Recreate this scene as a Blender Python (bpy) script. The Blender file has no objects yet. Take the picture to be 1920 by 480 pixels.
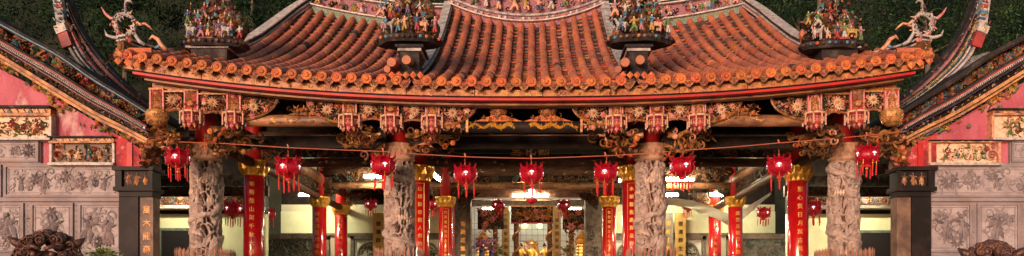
import bpy, math, random
import numpy as np
from mathutils import Vector, noise, Matrix
PI = math.pi
C = bpy.context.scene.collection
R = random.Random(7)

# ------------------------------------------------------------------ camera frame (used to place things at real depths)
D, F0, VPX, VPY, CX, CZ = 15.0, 1500.0, 998.0, 567.0, 0.14, 1.7
def P(px, py, Y):
    s = F0 / (D + Y)
    return ((px - VPX) / s + CX, Y, (VPY - py) / s + CZ)

# ------------------------------------------------------------------ materials
MATS = {}
def mat(name, col, rough=0.6, metal=0.0, col2=None, nscale=6.0, mixlo=0.4, mixhi=0.6, bump=0.0, bscale=30.0,
        emit=None, estr=0.0, island=0.0, coat=0.0, stretch=None, third=None):
    m = bpy.data.materials.new(name); m.use_nodes = True
    nt = m.node_tree; N = nt.nodes; L = nt.links
    b = N['Principled BSDF']
    b.inputs['Roughness'].default_value = rough; b.inputs['Metallic'].default_value = metal
    b.inputs['Coat Weight'].default_value = coat
    tc = N.new('ShaderNodeTexCoord'); src = tc.outputs['Object']
    if stretch:
        mp = N.new('ShaderNodeMapping'); mp.inputs['Scale'].default_value = stretch
        L.new(src, mp.inputs['Vector']); src = mp.outputs['Vector']
    out = None
    def noise_mix(a, c2, sc, lo, hi, aout=None):
        n = N.new('ShaderNodeTexNoise'); n.inputs['Scale'].default_value = sc; n.inputs['Detail'].default_value = 8
        n.inputs['Roughness'].default_value = 0.65
        L.new(src, n.inputs['Vector'])
        r = N.new('ShaderNodeMapRange'); r.inputs['From Min'].default_value = lo; r.inputs['From Max'].default_value = hi
        L.new(n.outputs['Fac'], r.inputs['Value'])
        x = N.new('ShaderNodeMix'); x.data_type = 'RGBA'
        x.inputs[6].default_value = (*a, 1); x.inputs[7].default_value = (*c2, 1)
        if aout: L.new(aout, x.inputs[6])
        L.new(r.outputs[0], x.inputs[0])
        return x.outputs[2]
    if col2: out = noise_mix(col, col2, nscale, mixlo, mixhi)
    if third: out = noise_mix(col, third[0], third[1], third[2], third[3], out)
    if island:
        g = N.new('ShaderNodeNewGeometry')
        h = N.new('ShaderNodeHueSaturation')
        r = N.new('ShaderNodeMapRange'); r.inputs['To Min'].default_value = 1 - island; r.inputs['To Max'].default_value = 1 + island
        L.new(g.outputs['Random Per Island'], r.inputs['Value']); L.new(r.outputs[0], h.inputs['Value'])
        h.inputs['Color'].default_value = (*col, 1)
        if out: L.new(out, h.inputs['Color'])
        mh = N.new('ShaderNodeMath'); mh.operation = 'MULTIPLY_ADD'; mh.inputs[1].default_value = 37.7; mh.inputs[2].default_value = 0
        fr = N.new('ShaderNodeMath'); fr.operation = 'FRACT'
        r2 = N.new('ShaderNodeMapRange'); r2.inputs['To Min'].default_value = 0.5 - island * 0.05; r2.inputs['To Max'].default_value = 0.5 + island * 0.05
        L.new(g.outputs['Random Per Island'], mh.inputs[0]); L.new(mh.outputs[0], fr.inputs[0]); L.new(fr.outputs[0], r2.inputs['Value'])
        L.new(r2.outputs[0], h.inputs['Hue'])
        out = h.outputs['Color']
    if out: L.new(out, b.inputs['Base Color'])
    else: b.inputs['Base Color'].default_value = (*col, 1)
    if bump:
        n = N.new('ShaderNodeTexNoise'); n.inputs['Scale'].default_value = bscale; n.inputs['Detail'].default_value = 6
        L.new(src, n.inputs['Vector'])
        bp = N.new('ShaderNodeBump'); bp.inputs['Strength'].default_value = bump; bp.inputs['Distance'].default_value = 0.02
        L.new(n.outputs['Fac'], bp.inputs['Height']); L.new(bp.outputs[0], b.inputs['Normal'])
    if emit:
        b.inputs['Emission Color'].default_value = (*emit, 1); b.inputs['Emission Strength'].default_value = estr
    MATS[name] = m
    return m

mat('tile', (.50, .145, .065), .6, col2=(.25, .07, .042), nscale=1.4, mixlo=.40, mixhi=.72, bump=.3, bscale=40, island=.15, third=((.09,.05,.045), 1.1, .55, .74))
mat('tile_cap', (.60, .165, .042), .6, col2=(.36, .08, .025), nscale=12, bump=.6, bscale=60, island=.2, third=((.09,.05,.03), 14, .58, .74))
mat('pan', (.42, .095, .035), .7, col2=(.09, .045, .035), nscale=3.5, mixlo=.38, mixhi=.62, bump=.6, bscale=30, island=.45, third=((.03,.025,.03), 5, .50, .66))
mat('drip', (.42, .14, .05), .6, col2=(.11, .045, .03), nscale=18, bump=.8, bscale=70, island=.4)
mat('mortar_gapshade', (.10, .07, .06), .9, col2=(.03,.03,.035), nscale=5, bump=.6)
mat('fascia', (.50, .19, .05), .5, col2=(.28, .075, .03), nscale=7, mixlo=.4, mixhi=.6, bump=.3, third=((.62,.32,.13), 16, .60, .68))
mat('red', (.50, .008, .008), .55, col2=(.34, .006, .006), nscale=3, bump=.08)
mat('redcol', (.50, .008, .012), .22, col2=(.38, .006, .01), nscale=4, coat=.6)
mat('redfaded', (.46, .035, .045), .8, col2=(.18, .015, .02), nscale=3.5, mixlo=.42, mixhi=.6, bump=.3, third=((.62,.26,.24), 6, .58, .68))
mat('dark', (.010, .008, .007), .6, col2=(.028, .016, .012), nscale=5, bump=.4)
mat('darkwood', (.12, .055, .03), .5, col2=(.05, .026, .018), nscale=8, bump=.4, stretch=(.4,2,2))
mat('log', (.34, .15, .06), .5, col2=(.15, .06, .03), nscale=4, mixlo=.4, mixhi=.6, bump=.3, third=((.06,.03,.02), 9, .55, .66), stretch=(.5,1,1))
mat('gold', (.80, .43, .06), .34, metal=.55, col2=(.58, .26, .04), nscale=12, bump=.25, bscale=40)
mat('lettergold', (.55, .27, .05), .45, metal=.2)
mat('boardgold', (.42, .26, .06), .5, metal=.1, col2=(.30,.17,.04), nscale=5)
mat('gilt', (.55, .27, .08), .45, metal=.25, col2=(.24, .09, .04), nscale=14, mixlo=.4, mixhi=.62, bump=.4, bscale=60)
mat('giltdark', (.22, .10, .04), .5, metal=.2, col2=(.06, .03, .02), nscale=14, mixlo=.4, mixhi=.6, bump=.4, bscale=60)
mat('peach', (.66, .32, .20), .6, col2=(.38, .13, .08), nscale=16, mixlo=.45, mixhi=.65, bump=.2)
mat('cream', (.74, .52, .36), .6, col2=(.48, .27, .17), nscale=16, mixlo=.45, mixhi=.65)
mat('rosy', (.68, .25, .24), .6, col2=(.42, .11, .10), nscale=16)
mat('leafgreen', (.14, .24, .11), .6, col2=(.06, .11, .06), nscale=14)
mat('paintblue', (0.050, 0.079, 0.180), .55, col2=(0.03, 0.035, 0.08), nscale=11, mixlo=.42, mixhi=.64, bump=.2)
mat('paintcyan', (0.072, 0.216, 0.302), .55, col2=(0.05, 0.1, 0.15), nscale=11, mixlo=.42, mixhi=.64, bump=.2)
mat('paintyellow', (0.446, 0.302, 0.058), .55, col2=(0.22, 0.12, 0.04), nscale=11, mixlo=.42, mixhi=.64, bump=.2)
mat('paintred', (0.346, 0.029, 0.029), .55, col2=(0.18, 0.03, 0.03), nscale=11, mixlo=.42, mixhi=.64, bump=.2)
mat('paintpurple', (0.122, 0.079, 0.216), .55, col2=(0.06, 0.04, 0.1), nscale=11, mixlo=.42, mixhi=.64, bump=.2)
mat('paintgreen', (0.108, 0.202, 0.058), .55, col2=(0.05, 0.09, 0.04), nscale=11, mixlo=.42, mixhi=.64, bump=.2)
mat('paintwhite', (.52, .46, .42), .55, col2=(0.24, 0.19, 0.18), nscale=11, mixlo=.42, mixhi=.64, bump=.2)
mat('paintpink', (0.374, 0.173, 0.202), .55, col2=(0.24, 0.09, 0.12), nscale=11, mixlo=.42, mixhi=.64, bump=.2)
mat('figskin', (.58, .38, .29), .5)
mat('stonewhite', (.45, .41, .40), .7, col2=(.18, .16, .155), nscale=7, mixlo=.4, mixhi=.62, bump=.3)
mat('stonedark', (.030, .024, .025), .8, col2=(.09, .07, .065), nscale=6, mixlo=.5, mixhi=.68, bump=.5)
mat('mossgrey', (.16, .155, .165), .9, col2=(.05, .06, .05), nscale=3, mixlo=.42, mixhi=.6, bump=.5, third=((.28,.31,.35), 5, .58, .68))
mat('netpurple', (.36, .15, .17), .7, col2=(.17, .07, .10), nscale=40, mixlo=.44, mixhi=.56, bump=.7, bscale=60)
mat('netgreen', (.22, .27, .20), .7, col2=(.10, .14, .12), nscale=40, mixlo=.44, mixhi=.56, bump=.7, bscale=60)
mat('greydark', (.135, .105, .115), .8, col2=(.24, .19, .185), nscale=6)
mat('colstone', (.50, .37, .315), .8, col2=(.32, .225, .19), nscale=7, bump=.7, bscale=75, third=((.22,.13,.11), 11, .60, .74))
mat('colhollowshade', (.055, .035, .03), .9, col2=(.14,.07,.06), nscale=8, bump=.3)  # darker stone for the carved hollows: recess shade put into the colour
mat('capstone', (.52, .29, .18), .7, col2=(.32, .17, .11), nscale=9, bump=.3)
mat('pink', (.50, .135, .18), .88, col2=(.32, .05, .08), nscale=.9, mixlo=.38, mixhi=.62, bump=.35, third=((.56,.33,.33), 1.8, .54, .68), stretch=(1.6,1,.8))
mat('greystone', (.29, .235, .245), .75, col2=(.20, .16, .17), nscale=2, mixlo=.4, mixhi=.6, bump=.25, bscale=60, third=((.30,.19,.165), 1.6, .52, .7))
mat('greyrelief', (.40, .33, .335), .8, col2=(.29, .235, .24), nscale=4, bump=.2)
mat('pillarblack', (.014, .011, .011), .5, col2=(.035, .022, .018), nscale=2.4, mixlo=.48, mixhi=.68, bump=.25)
mat('pillarbrown', (.20, .11, .07), .6, col2=(.08, .045, .035), nscale=3, mixlo=.42, mixhi=.6, bump=.3, third=((.33,.2,.13), 2.2, .58, .7))
mat('orangemould', (.58, .27, .11), .65, col2=(.24, .10, .05), nscale=5, mixlo=.42, mixhi=.6, bump=.3)
mat('cloth', (.66, .63, .50), .9, col2=(.54,.51,.40), nscale=3)
mat('wallcream', (.76, .76, .50), .85, col2=(.64, .65, .42), nscale=1.5, bump=.1)
mat('wallbeige', (.62, .54, .36), .8, col2=(.52, .47, .36), nscale=2)
mat('greygreen', (.17, .20, .16), .7, col2=(.09, .10, .08), nscale=10, bump=.4)
mat('timberstone', (.22, .19, .15), .7, col2=(.12, .10, .08), nscale=6, bump=.3)
mat('tilewhite', (.72, .76, .68), .35, col2=(.62,.68,.58), nscale=2)
mat('plaqueteal', (.03, .05, .042), .4, col2=(.02, .028, .024), nscale=4)
mat('doorblack', (.02, .018, .02), .4)
mat('lanternred', (.40, .002, .018), .35, col2=(.24, .001, .010), nscale=20, emit=(1, .01, .03), estr=.02)
mat('lanternlit', (.9, .35, .15), .4, emit=(1, .40, .12), estr=2.6)
mat('glowpatch', (.9, .8, .8), .4, emit=(1, .75, .78), estr=.8)
mat('tassel', (.60, .012, .015), .7, col2=(.45, .01, .01), nscale=30)
mat('tube', (1, 1, 1), .4, emit=(1, .88, .58), estr=190)
mat('tubedim', (1, 1, 1), .4, emit=(1, .96, .80), estr=40)
mat('tubefix', (.6, .6, .56), .5)
mat('haloglow', (.9, .85, .3), .4, emit=(1, .85, .25), estr=1.3)
mat('lampgold', (.9, .5, .1), .4, emit=(1, .55, .12), estr=.9)
mat('wire', (.45, .12, .08), .6)
mat('iron', (.10, .06, .04), .5, metal=.3)
mat('rail', (.42, .20, .13), .5, metal=.2)
mat('bronze', (.075, .035, .028), .42, metal=.35, col2=(.14, .06, .04), nscale=9, bump=.5, bscale=40)
mat('ground', (.42, .33, .27), .8, col2=(.22, .18, .16), nscale=2, bump=.2)
mat('floorstone', (.26, .18, .14), .5, col2=(.20, .13, .10), nscale=3)
mat('soil', (.02, .028, .012), 1, col2=(.012, .014, .008), nscale=1.2)
mat('leafA', (.013, .044, .015), .7, col2=(.003, .008, .006), nscale=.5, mixlo=.38, mixhi=.58, island=.55)
mat('leafB', (.034, .070, .023), .7, col2=(.006, .015, .008), nscale=.6, mixlo=.40, mixhi=.58, island=.5)
mat('bark', (.10, .075, .055), .9, bump=.5)
mat('flowerpurple', (.45, .10, .5), .6)
mat('weed', (.16, .22, .04), .7, col2=(.07, .12, .03), nscale=10, island=.4)
mat('scale', (.62, .42, .30), .6)

for n_ in ('dark','pillarblack','stonedark','darkwood','giltdark','mortar_gapshade','pan','leafA','leafB','plaqueteal','doorblack','colhollowshade','greygreen','timberstone'): MATS[n_].node_tree.nodes['Principled BSDF'].inputs['Specular IOR Level'].default_value = .12
# ------------------------------------------------------------------ mesh builder
class MB:
    def __init__(s): s.v = []; s.f = []; s.m = []; s.names = []; s.xf = None
    def mi(s, n):
        if n not in s.names: s.names.append(n)
        return s.names.index(n)
    def add(s, vs, fs, m):
        b = len(s.v)
        if s.xf: vs = [s.xf(*q) for q in vs]
        s.v.extend(vs); k = s.mi(m)
        for f in fs: s.f.append(tuple(b + i for i in f)); s.m.append(k)
    def box(s, x0, x1, y0, y1, z0, z1, m):
        v = [(x, y, z) for z in (z0, z1) for y in (y0, y1) for x in (x0, x1)]
        s.add(v, [(0,2,3,1),(4,5,7,6),(0,1,5,4),(2,6,7,3),(0,4,6,2),(1,3,7,5)], m)
    def tube(s, pts, rad, m, n=8, caps=True, flat=1.0):
        pts = [Vector(p) for p in pts]; k = len(pts)
        rr = rad if isinstance(rad, (list, tuple)) else [rad] * k
        vs = []; up = Vector((0, 0, 1))
        for i, p in enumerate(pts):
            t = (pts[min(i+1, k-1)] - pts[max(i-1, 0)])
            if t.length < 1e-9: t = Vector((0, 0, 1))
            t.normalize()
            u = up if abs(t.z) < .95 else Vector((0, 1, 0))
            a = t.cross(u).normalized(); b = a.cross(t)
            for j in range(n):
                w = 2*PI*j/n
                q = p + a*(math.cos(w)*rr[i]) + b*(math.sin(w)*rr[i]*flat)
                vs.append(tuple(q))
        fs = []
        for i in range(k-1):
            for j in range(n):
                j2 = (j+1) % n
                fs.append((i*n+j, i*n+j2, (i+1)*n+j2, (i+1)*n+j))
        if caps:
            fs.append(tuple(range(n-1, -1, -1))); fs.append(tuple((k-1)*n+j for j in range(n)))
        s.add(vs, fs, m)
    def lathe(s, prof, m, n=24, c=(0,0,0), lobes=0, lobe=0.0, caps=True, ms=None):
        vs = []
        for (r, z) in prof:
            for j in range(n):
                w = 2*PI*j/n
                q = r * (1 + lobe*abs(math.sin(w*lobes/2))) if lobes else r
                vs.append((c[0]+q*math.cos(w), c[1]+q*math.sin(w), c[2]+z))
        fs = []
        for i in range(len(prof)-1):
            for j in range(n):
                j2 = (j+1) % n
                fs.append((i*n+j, i*n+j2, (i+1)*n+j2, (i+1)*n+j))
        if caps:
            fs.append(tuple(range(n-1, -1, -1))); fs.append(tuple((len(prof)-1)*n+j for j in range(n)))
        s.add(vs, fs, m)
    def prism(s, poly, y0, y1, m):            # poly in x,z; extruded along y
        n = len(poly)
        v = [(x, y0, z) for x, z in poly] + [(x, y1, z) for x, z in poly]
        f = [tuple(range(n)), tuple(range(2*n-1, n-1, -1))] + [(i, n+i, n+(i+1) % n, (i+1) % n) for i in range(n)]
        s.add(v, f, m)
    def strip(s, A, B, y0, y1, m):            # band between polylines A (top) and B (bottom), in x,z; thick y0..y1
        n = len(A)
        v = [(a[0], y0, a[1]) for a in A] + [(b[0], y0, b[1]) for b in B] + [(a[0], y1, a[1]) for a in A] + [(b[0], y1, b[1]) for b in B]
        f = []
        for i in range(n-1):
            f += [(i, n+i, n+i+1, i+1), (2*n+i, 2*n+i+1, 3*n+i+1, 3*n+i), (i, i+1, 2*n+i+1, 2*n+i), (n+i, 3*n+i, 3*n+i+1, n+i+1)]
        f += [(0, 2*n, 3*n, n), (n-1, 2*n-1, 4*n-1, 3*n-1)]
        s.add(v, f, m)
    def ball(s, c, r, m, n=8, k=5, sc=(1,1,1)):
        vs = [(c[0], c[1], c[2]-r*sc[2])]
        for i in range(1, k):
            a = -PI/2 + PI*i/k
            for j in range(n):
                w = 2*PI*j/n
                vs.append((c[0]+r*sc[0]*math.cos(a)*math.cos(w), c[1]+r*sc[1]*math.cos(a)*math.sin(w), c[2]+r*sc[2]*math.sin(a)))
        vs.append((c[0], c[1], c[2]+r*sc[2])); T = len(vs)-1
        fs = [(0, 1+(j+1) % n, 1+j) for j in range(n)]
        for i in range(k-2):
            for j in range(n):
                j2 = (j+1) % n
                fs.append((1+i*n+j, 1+i*n+j2, 1+(i+1)*n+j2, 1+(i+1)*n+j))
        fs += [(1+(k-2)*n+j, 1+(k-2)*n+(j+1) % n, T) for j in range(n)]
        s.add(vs, fs, m)
    def mesh(s, name, smooth=False, at=(0,0,0)):
        me = bpy.data.meshes.new(name)
        v = np.array(s.v, dtype=float) - np.array(at)
        me.from_pydata(v.tolist(), [], s.f)
        for n in s.names: me.materials.append(MATS[n])
        me.polygons.foreach_set('material_index', s.m)
        if smooth: me.polygons.foreach_set('use_smooth', [True]*len(s.f))
        me.update()
        return me
    def build(s, name, parent=None, smooth=False, at=(0,0,0), label=None, kind=None):
        o = bpy.data.objects.new(name, s.mesh(name, smooth, at)); C.objects.link(o)
        if parent: o.parent = parent
        if label: o['label'] = label
        if kind: o['kind'] = kind
        return o

def thing(name, label, cat, loc=(0,0,0), group=None, rotz=0):
    o = bpy.data.objects.new(name, None); C.objects.link(o)
    o.location = loc; o.rotation_euler = (0,0,rotz); o['label'] = label; o['category'] = cat
    o.empty_display_size = .2
    if group: o['group'] = group
    return o
def tag(o, label, cat, group=None):
    o['label'] = label; o['category'] = cat
    if group: o['group'] = group
    return o
def struct(o): o['kind'] = 'structure'; return o
def copy_tree(o, parent=None):
    c = o.copy(); C.objects.link(c)
    if parent: c.parent = parent
    for ch in list(o.children): copy_tree(ch, c)
    return c

# ------------------------------------------------------------------ relief and openwork carving elements in (u, v, w)
def leaf(mb, u, v, a, L, W, h, m, F, w0=0.0):
    c, s = math.cos(a), math.sin(a)
    def q(x, y, w): return F(u + c*x - s*y, v + s*x + c*y, w0 + w)
    vs = [q(0,0,h*.4), q(L*.45, W/2, h*.15), q(L, 0, h*.3), q(L*.45, -W/2, h*.15), q(L*.45, 0, h)]
    mb.add(vs, [(0,3,4),(3,2,4),(2,1,4),(1,0,4)], m)
def dome(mb, u, v, r, h, m, F, n=7, w0=0.0):
    vs = [F(u + r*math.cos(2*PI*j/n), v + r*math.sin(2*PI*j/n), w0) for j in range(n)]
    vs += [F(u + r*.7*math.cos(2*PI*j/n), v + r*.7*math.sin(2*PI*j/n), w0+h*.7) for j in range(n)]
    vs.append(F(u, v, w0+h))
    fs = [(j, (j+1) % n, n+(j+1) % n, n+j) for j in range(n)] + [(n+j, n+(j+1) % n, 2*n) for j in range(n)]
    mb.add(vs, fs, m)
def ribbon(mb, pts, wid, h, m, F, w0=0.0):
    n = len(pts); vs = []
    for i, (u, v) in enumerate(pts):
        a, b = pts[max(i-1,0)], pts[min(i+1,n-1)]
        du, dv = b[0]-a[0], b[1]-a[1]; l = math.hypot(du, dv) or 1
        nu, nv = -dv/l, du/l; t = i/(n-1); ww = wid*(1-.6*t)/2
        vs += [F(u+nu*ww, v+nv*ww, w0), F(u, v, w0+h), F(u-nu*ww, v-nv*ww, w0)]
    fs = []
    for i in range(n-1):
        a = 3*i; fs += [(a, a+1, a+4, a+3), (a+1, a+2, a+5, a+4)]
    mb.add(vs, fs, m)
def scroll(mb, u, v, r, a, turns, wid, h, m, F, w0=0.0, hand=1):
    k = 12; pts = []
    for i in range(k):
        t = i/(k-1); rr = r*(1-.8*t); w = a + hand*2*PI*turns*t
        pts.append((u + rr*math.cos(w), v + rr*math.sin(w)))
    ribbon(mb, pts, wid, h, m, F, w0)
def flower(mb, u, v, r, m1, m2, F, w0=0.0, n=7, rnd=R):
    a0 = rnd.random()*6
    for i in range(n): leaf(mb, u, v, a0 + 2*PI*i/n, r, r*2.4/n*1.5, r*.35, m1, F, w0)
    dome(mb, u, v, r*.3, r*.45, m2, F, 6, w0)
def person_motif(mb, u, v, h, ms, F, rnd, w0=0.0):
    m = rnd.choice(ms); lean = rnd.uniform(-.35, .35)
    for k in range(3): leaf(mb, u+rnd.uniform(-.05,.05)*h, v+h*.62, -PI/2+lean+(k-1)*.28, h*.62, h*.22, h*.10, rnd.choice(ms) if k else m, F, w0)
    leaf(mb, u, v+h*.4, PI/2-lean*.4, h*.42, h*.3, h*.12, m, F, w0)
    for sgn in (-1, 1):
        a = rnd.uniform(-.9, .9); leaf(mb, u, v+h*.66, (0 if sgn > 0 else PI)+a*sgn, h*.36, h*.14, h*.1, m, F, w0)
    dome(mb, u-lean*h*.1, v+h*.88, h*.09, h*.10, ms[0] if len(ms) < 3 else 'figskin', F, 6, w0)
def carve(mb, u0, u1, v0, v1, F, seed, inside=None, size=.09, dens=1.0, pal=('gilt','peach','cream','leafgreen'), flowers=('peach','rosy','cream'), people=0, h=.04, pm=None):
    rnd = random.Random(seed)
    A = (u1-u0)*(v1-v0)
    n = int(A/(size*size)*1.7*dens)
    ok = inside or (lambda u, v: True)
    for i in range(n):
        u = rnd.uniform(u0+size*.3, u1-size*.3); v = rnd.uniform(v0+size*.3, v1-size*.3)
        if not ok(u, v): continue
        k = rnd.random(); s = size*rnd.uniform(.6, 1.25); m = rnd.choice(pal); w0 = rnd.uniform(0, h*.6)
        if k < .40: scroll(mb, u, v, s*.6, rnd.uniform(0, 6.3), rnd.uniform(.7,1.3), s*.26, h*.5, m, F, w0, rnd.choice((-1,1)))
        elif k < .72:
            for q in range(3): leaf(mb, u, v, rnd.uniform(0, 6.3), s, s*.34, h*.4, m, F, w0)
        elif k < .80: dome(mb, u, v, s*.25, h*.6, m, F, 6, w0)
        else:
            pts = [(u, v)]; a = rnd.uniform(0, 6.3)
            for q in range(6): a += rnd.uniform(-.7,.7); pts.append((pts[-1][0]+s*.28*math.cos(a), pts[-1][1]+s*.28*math.sin(a)))
            ribbon(mb, pts, s*.22, h*.5, m, F, w0)
    for i in range(max(1, int(n/14)) if flowers else 0):
        u = rnd.uniform(u0+size*.6, u1-size*.6); v = rnd.uniform(v0+size*.6, v1-size*.6)
        if ok(u, v): flower(mb, u, v, size*rnd.uniform(.6, 1.0), rnd.choice(flowers), rnd.choice(pal), F, h*.7, rnd.choice((6,8,11)), rnd)
    for i in range(people):
        u = u0 + (u1-u0)*(i+.5+rnd.uniform(-.25,.25))/people
        person_motif(mb, u, v0+(v1-v0)*rnd.uniform(.03,.15), (v1-v0)*rnd.uniform(.6,.8), pm or pal, F, rnd, h*.5)
def front(y): return lambda u, v, w: (u, y-w, v)

_tc = {}
def text_geo(body, size):
    k = (body, size)
    if k in _tc: return _tc[k]
    cu = bpy.data.curves.new('txt', 'FONT'); cu.body = body; cu.size = size; cu.align_x = 'CENTER'; cu.align_y = 'CENTER'
    cu.resolution_u = 2
    o = bpy.data.objects.new('txt', cu); C.objects.link(o)
    dg = bpy.context.evaluated_depsgraph_get()
    me = bpy.data.meshes.new_from_object(o.evaluated_get(dg))
    vs = [tuple(v.co) for v in me.vertices]; fs = [tuple(p.vertices) for p in me.polygons]
    bpy.data.objects.remove(o); bpy.data.curves.remove(cu); bpy.data.meshes.remove(me)
    _tc[k] = (vs, fs); return _tc[k]
def glyph(mb, ch, size, cu, cv, m, F, w=.004, bold=.0):
    vs, fs = text_geo(ch, size)
    if not vs: return
    xs = [v[0] for v in vs]; ys = [v[1] for v in vs]; ox = (min(xs)+max(xs))/2; oy = (min(ys)+max(ys))/2
    for k, (dx, dy) in enumerate(((0,0),(bold,0),(0,bold),(bold,bold)) if bold else ((0,0),)):
        mb.add([F(cu+v[0]-ox+dx, cv+v[1]-oy+dy, w+.0006*k) for v in vs], fs, m)
def column_text(mb, chars, size, pitch, ztop, m, F, bold=.004):
    for i, ch in enumerate(chars): glyph(mb, ch, size*.82, 0, ztop-pitch*(i+.5), m, F, .006, bold)

# ------------------------------------------------------------------ statuettes grown with a skin modifier
def skin_figure(joints, edges, radii, sub=1):
    me = bpy.data.meshes.new('fig'); me.from_pydata(joints, edges, []); o = bpy.data.objects.new('fig', me); C.objects.link(o)
    md = o.modifiers.new('s', 'SKIN'); md.use_smooth_shade = True
    sv = me.skin_vertices[0].data
    for i, r in enumerate(radii): sv[i].radius = (r, r); sv[i].use_root = (i == 0)
    sb = o.modifiers.new('b', 'SUBSURF'); sb.levels = sub; sb.render_levels = sub
    dg = bpy.context.evaluated_depsgraph_get()
    out = bpy.data.meshes.new_from_object(o.evaluated_get(dg))
    bpy.data.objects.remove(o); bpy.data.meshes.remove(me)
    return out
def fig_pose(k):
    # unit height figure, joint list
    sit = k in (3,)
    hip = .42 if not sit else .30
    j = [(0,0,hip), (0,0,hip+.16), (0,0,hip+.33), (0,0,hip+.40), (0,-.01,hip+.47), (0,-.01,hip+.53)]
    r = [.095, .085, .10, .035, .062, .045]
    e = [(0,1),(1,2),(2,3),(3,4),(4,5)]
    arms = {0: ((.16,-.02,.02),(.28,-.06,.16),(-.15,-.03,-.12),(-.12,-.16,-.16)),
            1: ((.15,-.05,-.12),(.10,-.20,-.06),(-.15,-.05,-.12),(-.08,-.20,-.04)),
            2: ((.19,0,.04),(.36,-.02,.08),(-.19,0,.04),(-.36,-.02,.06)),
            3: ((.15,-.06,-.12),(.12,-.2,-.14),(-.18,-.02,.06),(-.20,-.04,.26)),
            4: ((.18,.02,-.06),(.26,-.10,.05),(-.17,0,-.10),(-.27,-.02,-.20))}[k]
    sh = hip+.31
    for i, s in ((0, 1), (2, -1)):
        b = len(j); j += [(s*.085,0,sh), tuple(np.add(arms[i], (0,0,sh))), tuple(np.add(arms[i+1], (0,0,sh)))]
        r += [.06, .05, .032]; e += [(2,b),(b,b+1),(b+1,b+2)]
    if sit: legs = [((.11,-.16,.30),(.12,-.17,.08),(.12,-.22,.02)), ((-.11,-.16,.30),(-.12,-.17,.08),(-.12,-.22,.02))]
    elif k == 0: legs = [((.10,-.05,.24),(.12,.02,.05),(.13,-.06,.02)), ((-.10,-.08,.24),(-.17,.02,.05),(-.18,-.06,.02))]
    elif k == 4: legs = [((.15,-.10,.26),(.17,-.06,.05),(.18,-.13,.02)), ((-.13,.03,.22),(-.24,.08,.05),(-.26,.0,.02))]
    else: legs = [((.07,-.02,.22),(.08,0,.05),(.09,-.07,.02)), ((-.07,-.02,.22),(-.08,0,.05),(-.09,-.07,.02))]
    for L in legs:
        b = len(j); j += list(L); r += [.085, .06, .035]; e += [(0,b),(b,b+1),(b+1,b+2)]
    me = skin_figure(j, e, r)
    for n in ('figskin', 'paintred', 'paintyellow', 'dark'): me.materials.append(MATS[n])
    hands = [np.array(j[8]), np.array(j[11])]
    for p in me.polygons:
        c = np.array(p.center)
        if c[2] > hip+.395 or min(np.linalg.norm(c-h) for h in hands) < .05: p.material_index = 0
        elif c[2] < .06: p.material_index = 3
        elif c[2] > hip+.04: p.material_index = 1
        else: p.material_index = 2
        p.use_smooth = True
    return me, hip
FIG = [fig_pose(k) for k in range(5)]
def hat_mesh(k):
    mb = MB()
    if k == 0: mb.lathe([(.066,0),(.07,.02),(.045,.06),(.02,.085),(.012,.12)], 'paintyellow', 8)
    elif k == 1:
        mb.lathe([(.066,0),(.062,.05),(.05,.07)], 'dark', 8); mb.box(-.13,.13,-.01,.01,.01,.03,'dark')
    else:
        mb.ball((0,.01,.0), .07, 'dark', 8, 5, (1,1,.8)); mb.ball((0,.03,.07), .03, 'dark', 6, 4)
    return mb.mesh('hat')
HATS = [hat_mesh(k) for k in range(3)]
def weapon_mesh(k):
    mb = MB()
    if k == 0: mb.tube([(0,0,-.2),(0,0,.45)], .010, 'paintwhite', 5); mb.box(-.03,.03,-.006,.006,.42,.56,'paintwhite')
    elif k == 1: mb.tube([(0,0,-.35),(0,0,.45)], .012, 'paintred', 5); mb.lathe([(.035,.44),(.02,.5),(.002,.6)], 'gold', 6)
    else:
        for q in range(5): a = (q-2)*.25; mb.tube([(0,0,0),(.3*math.sin(a),0,.3*math.cos(a))], [.01,.03], 'paintcyan', 5)
    return mb.mesh('weapon')
WEAP = [weapon_mesh(k) for k in range(3)]
POSENAME = ['with one arm raised', 'with hands held together', 'with both arms spread', 'seated with one hand up', 'striding with legs apart']
CN = {'paintred':'red','paintyellow':'yellow','paintgreen':'green','paintblue':'navy','paintcyan':'turquoise','paintpurple':'purple','paintwhite':'white','paintpink':'pink','peach':'peach','gold':'gold'}
COLS = ['paintred','paintyellow','paintgreen','paintblue','paintcyan','paintpurple','paintwhite','paintpink','peach']
USED = set()
def unique(label):
    assert label not in USED, label
    USED.add(label); return label
def figurine(x, y, z, h, k, c1, c2, label, group, rnd, rot=0.0, hat=None, weap=None, cat='statuette', name='statuette', tilt=0.0):
    me, hip = FIG[k]
    o = bpy.data.objects.new(name, me); C.objects.link(o)
    o.location = (x, y, z); o.scale = (h, h, h); o.rotation_euler = (0, tilt, rot)
    tag(o, unique(label), cat, group)
    for i, m in ((1, c1), (2, c2)):
        o.material_slots[i].link = 'OBJECT'; o.material_slots[i].material = MATS[m]
    if hat is None: hat = rnd.randrange(3)
    q = bpy.data.objects.new('headdress', HATS[hat]); C.objects.link(q); q.parent = o; q.location = (0, -.01, hip+.515)
    if weap is None: weap = rnd.randrange(3) if rnd.random() < .45 else -1
    if weap >= 0:
        arms = {0:(.28,-.06,.16),1:(.10,-.20,-.06),2:(.36,-.02,.08),3:(-.20,-.04,.26),4:(.26,-.10,.05)}[k]
        w = bpy.data.objects.new(('sword','spear','feather_fan')[weap], WEAP[weap]); C.objects.link(w); w.parent = o
        w.location = (arms[0], arms[1], arms[2]+hip+.31); w.rotation_euler = (.2, rnd.uniform(-.5,.5), 0)
    return o
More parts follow.
